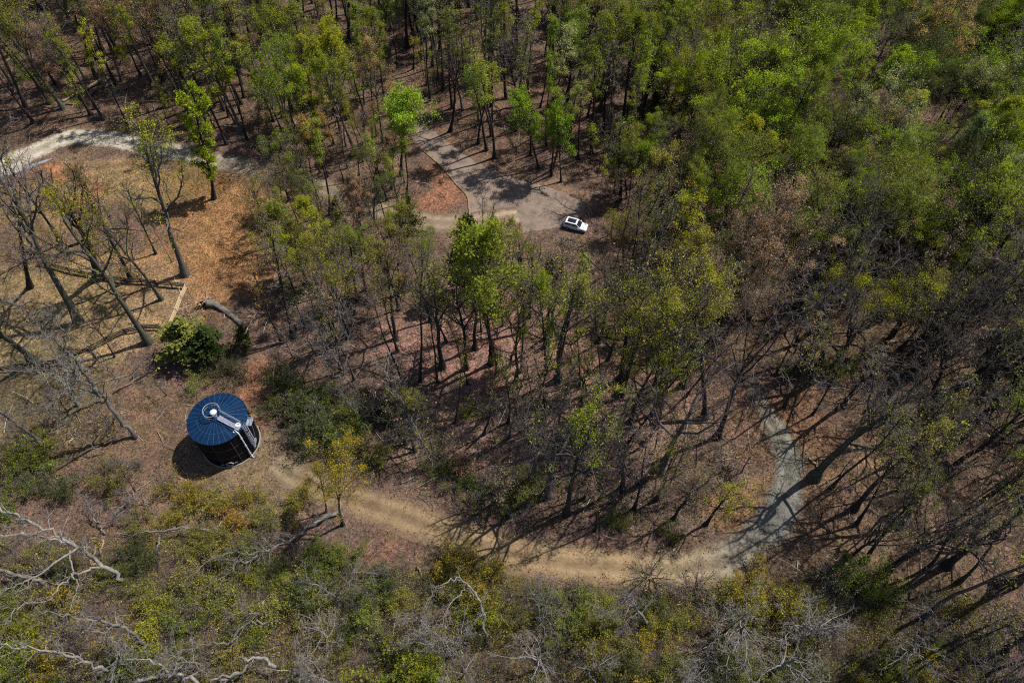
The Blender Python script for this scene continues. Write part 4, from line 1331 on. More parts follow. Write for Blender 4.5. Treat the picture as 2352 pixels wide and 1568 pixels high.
V['pole'] = [grow_tree(210 + i, H=24, r0=0.19, trunk=0.93, limb_t=(0.52, 1.0), nl=12, ang=(46, 16), limb=0.18, env='pole', k=(5, 5, 4), wob=(0.03, 0.14, 0.24, 0.3), leaves=500, lsize=0.16, lspread=0.25,
                       leafy=(3, 3), twig=M_TWIG_G if i % 2 else M_TWIG_D, name='bare_pole_tree', fine=0.014) for i in range(5)]
V['dead'] = [grow_tree(215 + i, H=13, r0=0.24, trunk=0.55, limb_t=(0.4, 1.0), nl=8, ang=(75, 35), limb=0.45, env='round', k=(6, 5, 3), wob=(0.08, 0.28, 0.36, 0.38), up=(0.0, 0.02, -0.02, -0.03), leaves=0,
                       twig=M_TWIG_P, name='dead_tree', fine=0.02) for i in range(4)]
V['sapling'] = [grow_tree(220 + i, H=9, r0=0.07, trunk=0.85, limb_t=(0.3, 1.0), nl=10, ang=(60, 25), limb=0.24, env='round', k=(4, 3, 0), leaves=1300, lsize=0.13, lspread=0.26, levels=3,
                          leafy=(1, 2), twig=M_TWIG_D, name='sapling', fine=0.012) for i in range(4)]
V['bare_sapling'] = [grow_tree(230 + i, H=10, r0=0.08, trunk=0.8, limb_t=(0.3, 1.0), nl=10, ang=(55, 22), limb=0.3, env='round', k=(5, 4, 0), leaves=60, lsize=0.16, lspread=0.2, levels=4,
                               leafy=(1, 2), twig=M_TWIG_G, name='bare_sapling', fine=0.012) for i in range(4)]
V['evergreen'] = [grow_evergreen(240, 14, 2.6, 4200), grow_evergreen(241, 12, 3.2, 4200, True)]
V['shrub'] = [grow_shrub(260 + i, H=3.0, w=2.6, stems=13, n=3600, lsize=0.11) for i in range(4)]
V['bare_shrub'] = [grow_shrub(270 + i, H=3.0, w=1.8, stems=12, n=260, lsize=0.12, k=6) for i in range(3)]
V['ivy'] = [grow_tree(280, H=24, r0=0.3, trunk=0.9, limb_t=(0.22, 1.0), nl=26, ang=(75, 35), limb=0.17, env='pole', k=(6, 4, 3), wob=(0.04, 0.15, 0.25, 0.3), leaves=6500, lsize=0.32, lspread=0.3, leafy=(2, 3), twig=M_TWIG_D, name='ivy_tree')]

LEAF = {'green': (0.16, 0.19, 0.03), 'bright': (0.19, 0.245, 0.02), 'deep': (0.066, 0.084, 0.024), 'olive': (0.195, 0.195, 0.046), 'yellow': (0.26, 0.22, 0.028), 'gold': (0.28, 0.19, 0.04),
        'beige': (0.34, 0.26, 0.14), 'rose': (0.25, 0.165, 0.125), 'sage': (0.22, 0.235, 0.12), 'lime': (0.235, 0.25, 0.026)}
LOOK = {'green': 'fresh green', 'bright': 'bright green', 'deep': 'dark green', 'olive': 'olive green', 'yellow': 'yellow green', 'gold': 'golden', 'beige': 'beige leafed', 'rose': 'rosy brown', 'sage': 'pale sage', 'lime': 'lime green'}
KIND = {'leafy': ('leafy_tree', 'leafy tree', 'tree'), 'vase': ('spreading_tree', 'wide spreading tree', 'tree'), 'budding': ('budding_tree', 'thinly leafed tree', 'tree'), 'bare': ('bare_tree', 'bare tree', 'tree'),
        'round': ('leafy_tree', 'round leafy tree', 'tree'), 'sparse': ('sparse_tree', 'sparsely leafed tree', 'tree'), 'oak': ('crooked_tree', 'crooked bare tree', 'tree'), 'slender': ('slender_tree', 'slender pole tree', 'tree'), 'pole': ('bare_pole_tree', 'bare pole tree', 'tree'), 'dead': ('dead_tree', 'grey dead tree', 'dead tree'), 'sapling': ('sapling', 'young sapling', 'tree'), 'bare_sapling': ('bare_sapling', 'bare thin sapling', 'tree'),
        'evergreen': ('evergreen_tree', 'dense evergreen tree', 'tree'), 'shrub': ('shrub', 'leafy shrub', 'shrub'), 'bare_shrub': ('bare_shrub', 'twiggy bare shrub', 'shrub'), 'ivy': ('ivy_tree', 'ivy covered tree', 'tree')}
GROUP = {'leafy': 'leafy trees of the wood', 'vase': 'spreading trees of the wood', 'budding': 'thinly leafed trees of the wood', 'bare': 'bare trees of the wood', 'round': 'leafy trees of the wood', 'sparse': 'sparsely leafed trees of the wood', 'oak': 'crooked bare trees', 'slender': 'slender trees of the wood',
         'pole': 'bare pole trees of the wood', 'dead': 'grey dead trees', 'sapling': 'saplings under the trees', 'bare_sapling': 'bare saplings under the trees', 'evergreen': 'evergreens', 'shrub': 'shrubs on the forest floor', 'bare_shrub': 'bare shrubs on the forest floor', 'ivy': 'ivy covered trees'}
BARKC = {'dark': (0.026, 0.023, 0.021), 'brown': (0.04, 0.032, 0.027), 'grey': (0.075, 0.066, 0.062), 'moss': (0.05, 0.05, 0.037), 'pale': (0.15, 0.138, 0.125)}
PLACED = []        # every plant: dict(kind, x, y, h, colour, root, label)
R = random.Random(77)


def plant(kind, x, y, h, colour='green', var=None, lean=(0.0, 0.0), rz=None, bark='dark', label=None, fat=1.0, squash=1.0):
    vs = V[kind]
    tm, cm, H = vs[(R.randrange(len(vs)) if var is None else var) % len(vs)]
    name = KIND[kind][0]
    e = bpy.data.objects.new(name, None)
    COL.objects.link(e)
    s = h / H
    e.location = (x, y, ground_z(x, y))
    q = Vector((lean[0], lean[1], 1.0)).to_track_quat('Z', 'Y').to_matrix() @ Matrix.Rotation(R.random() * 6.283 if rz is None else rz, 3, 'Z')
    e.rotation_euler = q.to_euler()
    e.scale = (s * fat, s * fat, s * squash)
    t = link('stems' if 'shrub' in kind else 'trunk', tm, e)
    b = BARKC[bark]
    j = R.uniform(0.8, 1.25)
    t.color = (b[0] * j, b[1] * j, b[2] * j, 1)
    c = link('crown', cm, e)
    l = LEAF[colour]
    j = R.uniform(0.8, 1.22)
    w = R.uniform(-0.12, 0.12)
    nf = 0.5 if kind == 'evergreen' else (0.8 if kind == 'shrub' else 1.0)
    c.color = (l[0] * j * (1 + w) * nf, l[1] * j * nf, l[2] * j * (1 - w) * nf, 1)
    e['category'] = KIND[kind][2]
    e['group'] = GROUP[kind]
    PLACED.append(dict(kind=kind, x=x, y=y, h=h, colour=colour, root=e, label=label, bark=bark))
    return e


HS = np.linspace(2, 44, 400)


def hero(kind, bx, by, tx, ty, colour='green', var=None, bark='dark', label=None, fat=1.0, rz=None):
    """A tree by where its foot stands and where its top reaches: gives height and lean."""
    x, y = G(bx, by)
    p = [PJ(x, y, h)[1] for h in HS]
    h = float(np.interp(-ty, [-v for v in p], HS))
    px = PJ(x, y, h)[0]
    dx = (tx - px) / (F / math.hypot(y, CH - h))
    lean = max(-0.22, min(0.22, dx / h))
    return plant(kind, x, y, h, colour, var, (lean, 0.0), rz, bark, label, fat)


HERO = [
    ('ivy', 490, 453, 440, 195, 'bright', 0, 'dark', 'bright green ivy covered twin trunk tree standing at the edge of the orange clearing', 1.0),
    ('sparse', 427, 633, 262, 232, 'lime', 4, 'grey', 'tall dark trunked tree with yellow green top, standing above the fence corner', 0.95),
    ('oak', 228, 636, 90, 250, 'olive', 0, 'dark', 'big black crooked bare tree in the grass yard, limbs crossing the gravel road', 1.0),
    ('bare', 182, 742, -60, 330, 'olive', 1, 'moss', 'tall mossy bare tree with thick leaning trunk in the grass yard, near its left end', 1.0),
    ('sparse', 342, 786, 60, 390, 'yellow', 2, 'moss', 'mossy trunked tree with sparse yellow leaves rooted beside the front fence', 0.9),
    ('sparse', 372, 688, 190, 420, 'gold', 1, 'moss', 'slim curved tree with golden leaves rooted inside the fenced corner of the yard', 0.75),
    ('bare', 358, 583, 270, 400, 'olive', 2, 'dark', 'slim dark bare tree left of the clearing, second trunk from the biggest one', 0.6),
    ('slender', 397, 605, 330, 470, 'olive', 1, 'grey', 'pale straight pole tree just left of the tall trunk beside the clearing', 0.5),
    ('bare', 75, 828, -120, 500, 'olive', 0, 'moss', 'dark thick trunk bare tree at the left edge by the front fence', 1.0),
    ('sparse', 300, 640, 150, 330, 'gold', 0, 'dark', 'tall dark tree with golden leaves inside the back fence of the yard', 0.75),
    ('bare', 70, 660, -90, 330, 'olive', 3, 'dark', 'dark bare tree near the left edge inside the back fence of the yard', 0.8),
    ('bare', 140, 560, 20, 300, 'olive', 2, 'dark', 'dark bare tree in the yard left of the big black crooked one', 0.75),
    ('pole', 255, 545, 200, 370, 'gold', 1, 'dark', 'thin dark bare tree on the yard grass behind the back fence', 0.9),
    ('bare_sapling', 265, 822, 190, 690, 'olive', 0, 'dark', 'small dark bare tree with two stems in front of the front fence', 1.0),
    ('round', 922, 407, 905, 190, 'bright', 0, 'dark', 'round bright green lollipop shaped tree standing left of the turnaround pavement', 1.1),
    ('bare', 1034, 302, 1036, -10, 'olive', 4, 'dark', 'very tall black straight bare tree at the upper end of the turnaround road', 0.7),
    ('slender', 1136, 363, 1128, 130, 'green', 0, 'dark', 'dark pole tree at the pavement edge, leftmost of the row above the turnaround', 1.5),
    ('slender', 1118, 345, 1100, 140, 'green', 1, 'dark', 'second dark pole tree in the row above the turnaround pavement', 1.6),
    ('slender', 1098, 330, 1085, 150, 'green', 2, 'dark', 'pole tree at the narrow upper part of the turnaround row', 1.5),
    ('round', 1237, 387, 1205, 190, 'bright', 1, 'dark', 'bright green double topped tree standing above the middle of the turnaround pavement', 0.8),
    ('round', 1289, 418, 1278, 228, 'bright', 2, 'dark', 'slim bright green tree with straight dark trunk above the parked car', 0.75),
    ('slender', 1266, 404, 1262, 200, 'green', 3, 'dark', 'thin dark pole tree between the two bright green trees above the car', 1.2),
    ('slender', 1270, 387, 1330, 170, 'olive', 4, 'grey', 'leaning grey trunk tree behind the two bright green trees above the car', 1.2),
    ('round', 1464, 443, 1480, 298, 'bright', 3, 'dark', 'short round bright green tree right of the turnaround in the wood edge', 1.0),
    ('round', 1440, 455, 1395, 330, 'green', 4, 'dark', 'small green tree beside the short round bright green tree', 1.0),
    ('vase', 1660, 353, 1722, 88, 'bright', 0, 'dark', 'huge vase shaped bright green tree with many dark ascending limbs', 1.4),
    ('vase', 1720, 372, 1800, 150, 'bright', 1, 'dark', 'second bright green tree merged into the right side of the huge vase shaped tree', 1.3),
    ('bare', 1562, 305, 1612, 42, 'rose', 5, 'grey', 'large grey bare tree with fan of fine twigs left of the huge green tree', 1.15),
    ('evergreen', 1502, 290, 1506, 205, 'deep', 0, 'dark', 'small very dark cedar in the wood left of the huge green tree', 1.0),
    ('budding', 1470, 200, 1490, 0, 'sage', 4, 'grey', 'tall pale sage crowned tree near the top edge of the wood', 1.15),
    ('budding', 880, 330, 852, 90, 'beige', 1, 'grey', 'beige flowering tree behind the round lollipop tree', 0.9),
    ('round', 1129, 836, 1130, 465, 'green', 0, 'dark', 'tall bright green tree with bare straight trunk in front of the turnaround', 0.82),
    ('evergreen', 1068, 668, 1072, 488, 'deep', 0, 'dark', 'dark cedar beside the tall bright green tree in front of the turnaround', 0.95),
    ('evergreen', 935, 560, 935, 450, 'deep', 1, 'dark', 'dark green pine in front of the pale road left of the turnaround', 0.95),
    ('evergreen', 772, 512, 772, 452, 'deep', 0, 'dark', 'small dark cedar by the hidden bend of the gravel road', 1.0),
    ('leafy', 900, 560, 890, 470, 'bright', 1, 'dark', 'low bright green tree left of the dark pine by the pale road', 1.0),
    ('budding', 820, 690, 820, 505, 'green', 0, 'dark', 'green thinly leafed tree in the wood right of the orange clearing', 0.95),
    ('slender', 1154, 750, 1142, 560, 'olive', 0, 'dark', 'thin dark tree just right of the tall bright green tree trunk', 0.8),
    ('bare', 1071, 846, 1006, 560, 'rose', 0, 'dark', 'black trunked bare tree with mauve twigs on red litter, left of the tall green tree', 0.75),
    ('bare', 989, 738, 968, 540, 'rose', 1, 'dark', 'bare tree with rosy buds on red litter in front of the pine', 0.75),
    ('bare', 1026, 786, 960, 600, 'rose', 2, 'dark', 'leaning slim bare tree between two black trunked bare trees on red litter', 0.6),
    ('sparse', 1281, 876, 1302, 545, 'olive', 5, 'grey', 'big grey tree forking low into wide limbs in the middle of the red litter', 1.0),
    ('budding', 1254, 860, 1235, 575, 'lime', 1, 'dark', 'straight budding tree close behind the big forking grey tree', 0.75),
    ('bare', 1427, 876, 1492, 480, 'rose', 6, 'dark', 'very tall bare tree splitting into a vase of grey stems right of the forking tree', 0.85),
    ('budding', 1511, 953, 1555, 590, 'yellow', 5, 'dark', 'dark leaning tree with yellow green top in the right middle of the wood', 0.8),
    ('bare', 1621, 956, 1700, 640, 'olive', 3, 'dark', 'slim dark bare tree left of the giant leaning trunk', 0.8),
    ('bare', 1648, 1003, 1862, 545, 'olive', 5, 'dark', 'giant bare tree with tall leaning trunk and forked upper limbs, above the track end', 0.62),
    ('bare', 1851, 840, 1970, 620, 'olive', 7, 'dark', 'dark leaning bare tree right of the giant trunk', 0.8),
    ('bare', 2060, 836, 2230, 610, 'olive', 4, 'dark', 'thick dark leaning trunk tree in the wood toward the right edge', 0.9),
    ('oak', 1870, 1096, 2080, 790, 'olive', 0, 'moss', 'mossy bare tree rooted outside the track bend, throwing a long shadow over it', 0.9),
    ('oak', 1228, 1098, 1238, 850, 'rose', 0, 'grey', 'grey bare tree with broken twigs in the brush above the middle of the track', 0.85),
    ('oak', 1256, 1136, 1262, 880, 'olive', 2, 'grey', 'crooked grey bare tree on the upper verge of the track, shadow forking over it', 0.85),
    ('oak', 1512, 1082, 1560, 800, 'rose', 1, 'grey', 'grey bare tree in the brush above the right part of the track', 0.85),
    ('oak', 1432, 1122, 1455, 900, 'rose', 3, 'grey', 'second grey bare tree in the brush above the track, left of its neighbour', 0.75),
    ('sparse', 1300, 1180, 1325, 850, 'lime', 1, 'dark', 'yellow green budding tree in the low brush of the middle wood', 0.7),
    ('budding', 788, 1205, 782, 1042, 'yellow', 5, 'dark', 'small yellow green tree with dark forked stem beside the track start', 0.85),
    ('budding', 750, 1175, 735, 1080, 'yellow', 2, 'dark', 'lower yellow green tree left of the forked one by the track start', 0.9),
    ('vase', 2300, 720, 2230, 560, 'lime', 2, 'dark', 'large lime green crown bright in the sun near the right edge', 1.6),
    ('vase', 2200, 690, 2180, 545, 'lime', 3, 'dark', 'lime green crown left of the brightest one near the right edge', 1.5),
    ('budding', 1900, 470, 1905, 295, 'beige', 4, 'grey', 'big beige leafed crown in the right upper wood', 1.3),
    ('budding', 1860, 250, 1850, 120, 'beige', 5, 'grey', 'beige flowering crown above the right upper wood, behind the largest beige one', 1.3),
    ('leafy', 2230, 200, 2190, 60, 'bright', 2, 'dark', 'brightest green crown near the upper right corner of the wood', 1.6),
    ('leafy', 2290, 240, 2260, 110, 'bright', 3, 'dark', 'second bright green crown stepping down right of the brightest corner crown', 1.5),
    ('leafy', 2110, 160, 2100, 30, 'bright', 4, 'dark', 'bright green crown at the top edge left of the brightest corner crown', 1.5),
    ('leafy', 743, 332, 690, 130, 'bright', 0, 'dark', 'bright green tree at the right end of the leafy row above the gravel road', 0.9),
    ('leafy', 725, 327, 650, 140, 'green', 1, 'dark', 'green tree in the middle of the leafy row above the gravel road', 0.85),
    ('leafy', 653, 319, 600, 140, 'green', 2, 'dark', 'green tree at the left end of the leafy row above the gravel road', 0.85),
    ('slender', 593, 349, 575, 230, 'olive', 2, 'dark', 'thin young tree standing alone at the back verge of the gravel road', 0.9),
    ('slender', 398, 322, 350, 190, 'olive', 0, 'dark', 'dark straight trunk at the back verge of the gravel road, left of the ivy tree', 1.0),
    ('leafy', 715, 405, 705, 305, 'green', 4, 'dark', 'small green tree whose shadow darkens the gravel road', 1.3),
    ('leafy', 690, 385, 675, 300, 'green', 3, 'dark', 'low green tree right behind the shadowed part of the gravel road', 1.2),
    ('evergreen', 425, 815, 410, 735, 'olive', 1, 'dark', 'broad dark cedar bush at the fence end above the tank', 1.75),
    ('evergreen', 478, 822, 470, 752, 'deep', 1, 'dark', 'right half of the dark cedar thicket above the tank', 1.7),
    ('evergreen', 560, 800, 565, 748, 'deep', 1, 'dark', 'dark holly bush at the thin end of the uprooted log', 1.1),
]
for k, bx, by, tx, ty, colr, var, bk, lb, fat in HERO:
    hero(k, bx, by, tx, ty, colr, var, bk, lb, fat)

# shrubs that the photo shows one by one
SHRUBS = [
    ('shrub', 420, 1140, 3.6, 'yellow', 'yellow green shrub directly below the tank shadow'), ('shrub', 470, 1170, 3.4, 'yellow', 'yellow shrub below the tank, second from the tank shadow'), ('shrub', 540, 1175, 3.4, 'gold', 'golden shrub in the yellow thicket below the tank'),
    ('shrub', 590, 1150, 3.0, 'yellow', 'yellow green shrub at the right end of the thicket below the tank'), ('shrub', 500, 1225, 3.2, 'olive', 'olive shrub in front of the yellow thicket below the tank'), ('shrub', 640, 1190, 3.4, 'olive', 'olive shrub right of the yellow thicket'),
    ('shrub', 700, 1150, 3.0, 'yellow', 'yellow green shrub at the near verge where the track starts'), ('shrub', 440, 1260, 3.0, 'olive', 'olive shrub beside the mossy grey limb'), ('shrub', 380, 1205, 2.8, 'yellow', 'yellow shrub at the left end of the thicket below the tank'),
    ('shrub', 1090, 1310, 4.6, 'yellow', 'tall yellow green shrub leaning over the near edge of the dirt track'), ('shrub', 1050, 1335, 4.0, 'gold', 'golden shrub at the near edge of the dirt track'), ('shrub', 1120, 1350, 3.6, 'yellow', 'yellow shrub right of the tall one on the near track edge'),
    ('shrub', 1010, 1330, 2.6, 'deep', 'dark green shrub left of the tall yellow ones by the track'), ('shrub', 870, 1345, 3.0, 'deep', 'dark green shrub in the litter below the track start'),
    ('shrub', 1715, 1345, 4.0, 'yellow', 'yellow green shrub beside the near side of the track bend'), ('shrub', 1700, 1390, 4.2, 'olive', 'olive yellow shrub below the track bend'), ('shrub', 1770, 1400, 4.4, 'yellow', 'broad yellow green shrub at lower right of the track bend'),
    ('shrub', 1960, 1330, 5.2, 'green', 'big moss green shrub in the lower right, beside the long trunk shadows'), ('shrub', 2020, 1345, 4.6, 'olive', 'olive green shrub right of the big moss green shrub'), ('bare_shrub', 1900, 1330, 3.6, 'sage', 'grey twiggy shrub left of the big moss green shrub'),
    ('bare_shrub', 1488, 1325, 5.0, 'olive', 'tall bare fan shaped shrub at the near edge of the track'), ('bare_shrub', 1590, 1375, 4.4, 'rose', 'mauve twiggy bush at the near edge of the grey part of the track'), ('bare_shrub', 1330, 1350, 2.6, 'rose', 'rosy twiggy shrub under the middle of the track'),
    ('shrub', 1000, 1075, 3.0, 'deep', 'dark shrub left of the dark hedge above the track'), ('shrub', 1050, 1115, 2.8, 'deep', 'dark evergreen shrub on the upper verge of the track'), ('shrub', 1100, 1135, 3.0, 'deep', 'dark evergreen shrub right of its twin on the upper track verge'),
    ('shrub', 1170, 1165, 2.6, 'deep', 'low dark shrub under the forking shadow above the track'), ('shrub', 1420, 1195, 2.6, 'olive', 'olive shrub on the upper verge of the track'), ('shrub', 1540, 1225, 2.8, 'deep', 'dark shrub on the bank inside the track bend'),
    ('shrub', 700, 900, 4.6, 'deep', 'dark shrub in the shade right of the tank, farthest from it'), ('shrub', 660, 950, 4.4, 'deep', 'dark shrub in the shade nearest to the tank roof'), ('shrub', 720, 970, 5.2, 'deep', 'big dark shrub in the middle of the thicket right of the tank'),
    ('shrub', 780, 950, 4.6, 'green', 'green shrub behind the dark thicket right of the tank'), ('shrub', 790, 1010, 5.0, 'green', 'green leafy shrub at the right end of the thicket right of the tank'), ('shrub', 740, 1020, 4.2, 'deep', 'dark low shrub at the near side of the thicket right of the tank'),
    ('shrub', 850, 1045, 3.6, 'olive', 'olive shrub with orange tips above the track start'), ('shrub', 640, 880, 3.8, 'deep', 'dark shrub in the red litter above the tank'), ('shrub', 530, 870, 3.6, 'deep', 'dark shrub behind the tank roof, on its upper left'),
    ('shrub', 460, 880, 2.6, 'olive', 'small yellow green shrub under the cedar bush'), ('bare_shrub', 340, 850, 2.8, 'rose', 'bare brown shrub beside the front fence'), ('shrub', 90, 1075, 3.6, 'green', 'green shrub near the left edge below the leaning trunk'),
    ('shrub', 130, 1130, 4.0, 'deep', 'dark green shrub at left, above the silver forked tree'), ('shrub', 30, 1150, 4.0, 'green', 'green shrub at the left edge above the silver forked tree'), ('shrub', 40, 1500, 5.0, 'lime', 'lime yellow shrub in the lower left corner'),
    ('shrub', 90, 1540, 4.4, 'yellow', 'yellow shrub at the bottom edge in the lower left corner'), ('shrub', 900, 1555, 5.4, 'lime', 'lime green shrub glowing at the middle of the bottom edge'), ('shrub', 960, 1570, 5.0, 'bright', 'bright green shrub right of the glowing one at the bottom edge'),
    ('shrub', 370, 1420, 3.4, 'lime', 'lime green shrub among silver dead limbs at lower left'), ('shrub', 440, 1425, 3.2, 'green', 'green shrub right of the lime shrub among silver limbs'), ('shrub', 320, 1200, 2.6, 'olive', 'small olive shrub beside the broken pale limb'),
]
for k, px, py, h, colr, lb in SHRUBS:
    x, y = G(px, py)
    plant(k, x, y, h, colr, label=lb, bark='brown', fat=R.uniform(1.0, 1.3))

# ------------------------------------------------------------------ filling the woods
OPEN = np.array([G(*p) for p in [(960, 235), (1020, 262), (1110, 325), (1200, 368), (1330, 412), (1410, 470), (1400, 560), (1380, 740), (1235, 740), (1225, 560), (1130, 560), (1090, 620), (985, 620), (930, 500), (950, 330)]])
OPEN2 = np.array([G(*p) for p in [(95, 600), (432, 650), (445, 690), (410, 770), (300, 800), (200, 850), (0, 890), (-40, 830), (60, 700)]])
ROADS = np.concatenate([ROAD[::3], LOT_DENSE])


def free(x, y, r_road, r_track):
    if math.hypot(x - TANK[0], y - TANK[1]) < 8.5:
        return False
    if inside(LOT, np.array([x]), np.array([y]))[0] or np.min(np.hypot(ROADS[:, 0] - x, ROADS[:, 1] - y)) < r_road:
        return False
    if np.min(np.hypot(TRACK[::2, 0] - x, TRACK[::2, 1] - y)) < r_track:
        return False
    if inside(CLEAR, np.array([x]), np.array([y]))[0] or inside(OPEN, np.array([x]), np.array([y]))[0] or inside(OPEN2, np.array([x]), np.array([y]))[0]:
        return False
    return True


ZONES = [  # (photo polygon of the feet, trees per 100 m2, mix, height range, colours)
    ('deep left wood', [(-400, -60), (620, -60), (620, 280), (360, 300), (160, 280), (-60, 300), (-400, 420)], 3.6,
     {'slender': 0.44, 'pole': 0.18, 'sparse': 0.1, 'budding': 0.1, 'bare': 0.12, 'leafy': 0.06}, (19, 31), {'green': 3, 'olive': 4, 'lime': 3, 'rose': 2, 'beige': 1}),
    ('wood above the gravel road', [(620, -60), (930, -60), (910, 240), (880, 340), (760, 400), (500, 330), (420, 300), (620, 240)], 3.2,
     {'slender': 0.36, 'pole': 0.14, 'budding': 0.24, 'bare': 0.08, 'leafy': 0.18}, (17, 27), {'green': 5, 'bright': 3, 'olive': 2, 'lime': 2, 'beige': 1}),
    ('wood above the turnaround', [(930, -60), (1520, -60), (1560, 300), (1480, 430), (1330, 420), (1200, 385), (1060, 320), (960, 250), (930, 200)], 4.0,
     {'slender': 0.42, 'pole': 0.16, 'leafy': 0.12, 'bare': 0.12, 'sparse': 0.08, 'budding': 0.1}, (18, 29), {'green': 4, 'bright': 3, 'olive': 3, 'lime': 2, 'sage': 1, 'beige': 1}),
    ('upper right wood', [(1520, -60), (2800, -60), (2800, 620), (1600, 620), (1500, 440), (1560, 300)], 4.6,
     {'leafy': 0.14, 'vase': 0.2, 'budding': 0.46, 'bare': 0.2}, (15, 26), {'green': 6, 'bright': 3, 'olive': 3.5, 'lime': 3, 'sage': 1.2, 'beige': 0.8, 'rose': 0.3, 'deep': 0.8}),
    ('wood between clearing and turnaround', [(650, 430), (760, 440), (900, 510), (1000, 540), (1300, 545), (1330, 640), (1100, 690), (900, 720), (640, 700), (620, 560)], 4.4,
     {'budding': 0.26, 'pole': 0.34, 'sparse': 0.14, 'bare': 0.08, 'slender': 0.12, 'leafy': 0.06}, (12, 21), {'olive': 5, 'green': 3, 'lime': 2, 'rose': 2, 'gold': 1, 'beige': 1}),
    ('verge wood', [(600, 330), (880, 330), (940, 420), (950, 500), (840, 480), (700, 440), (620, 410)], 5.5, {'budding': 0.4, 'bare': 0.3, 'slender': 0.3}, (9, 16), {'olive': 4, 'gold': 2, 'green': 2, 'beige': 1}),
    ('middle wood', [(600, 720), (900, 720), (1300, 660), (1600, 620), (1700, 800), (1600, 920), (1300, 930), (1000, 880), (760, 880), (640, 820)], 4.2,
     {'bare': 0.14, 'pole': 0.56, 'oak': 0.03, 'sparse': 0.13, 'budding': 0.08, 'slender': 0.06}, (18, 29), {'olive': 5, 'rose': 4, 'lime': 2, 'gold': 1, 'green': 1}),
    ('wood right of the turnaround', [(1330, 440), (1600, 440), (1700, 620), (1650, 740), (1350, 660)], 4.8,
     {'bare': 0.16, 'pole': 0.46, 'budding': 0.26, 'slender': 0.12}, (13, 22), {'olive': 5, 'rose': 4, 'green': 2, 'lime': 1}),
    ('right wood', [(1640, 620), (2900, 600), (2900, 1060), (1900, 1010), (1750, 900)], 4.2,
     {'bare': 0.16, 'pole': 0.4, 'oak': 0.04, 'sparse': 0.12, 'budding': 0.2, 'vase': 0.08}, (18, 28), {'olive': 5, 'green': 4, 'lime': 3, 'rose': 1.5, 'bright': 1}),
    ('inside of the track bend', [(900, 940), (1640, 940), (1720, 1050), (1720, 1180), (1500, 1240), (1200, 1200), (960, 1090)], 3.2,
     {'bare': 0.14, 'pole': 0.64, 'oak': 0.08, 'sparse': 0.14}, (14, 26), {'olive': 3, 'rose': 3, 'lime': 1}),
    ('lower right wood', [(1880, 1040), (3100, 1060), (3100, 1700), (2150, 1700), (2060, 1400), (1900, 1260)], 3.6,
     {'bare': 0.22, 'pole': 0.48, 'oak': 0.2, 'sparse': 0.1}, (20, 30), {'olive': 4, 'rose': 2, 'green': 1}),
    ('lower brush', [(-500, 1330), (300, 1400), (1000, 1400), (1700, 1440), (2100, 1450), (2200, 1900), (-500, 1900)], 1.9,
     {'dead': 0.75, 'pole': 0.25}, (7, 14), {'olive': 3, 'rose': 2}),
    ('left edge', [(-500, 430), (-60, 430), (40, 560), (60, 900), (80, 1080), (-500, 1330)], 2.2, {'bare': 0.5, 'pole': 0.2, 'sparse': 0.3}, (16, 26), {'olive': 4, 'yellow': 1}),
    ('below the front fence', [(120, 870), (300, 850), (380, 900), (260, 960), (120, 960)], 1.2, {'pole': 0.6, 'dead': 0.4}, (8, 15), {'olive': 1}),
]
GRID = {}


def clash(x, y, d):
    i, j = int(x // 4), int(y // 4)
    for a in (-1, 0, 1):
        for b in (-1, 0, 1):
            for (u, v) in GRID.get((i + a, j + b), ()):
                if (u - x) ** 2 + (v - y) ** 2 < d * d:
                    return True
    return False


def mark(x, y):
    GRID.setdefault((int(x // 4), int(y // 4)), []).append((x, y))


for p in PLACED:
    mark(p['x'], p['y'])


def pick(d):
    ks, ws = list(d), list(d.values())
    return R.choices(ks, ws)[0]


def polyg(px):
    return np.array([G(*p) for p in px])


def area(P):
    return abs(0.5 * np.sum(P[:, 0] * np.roll(P[:, 1], -1) - P[:, 1] * np.roll(P[:, 0], -1)))


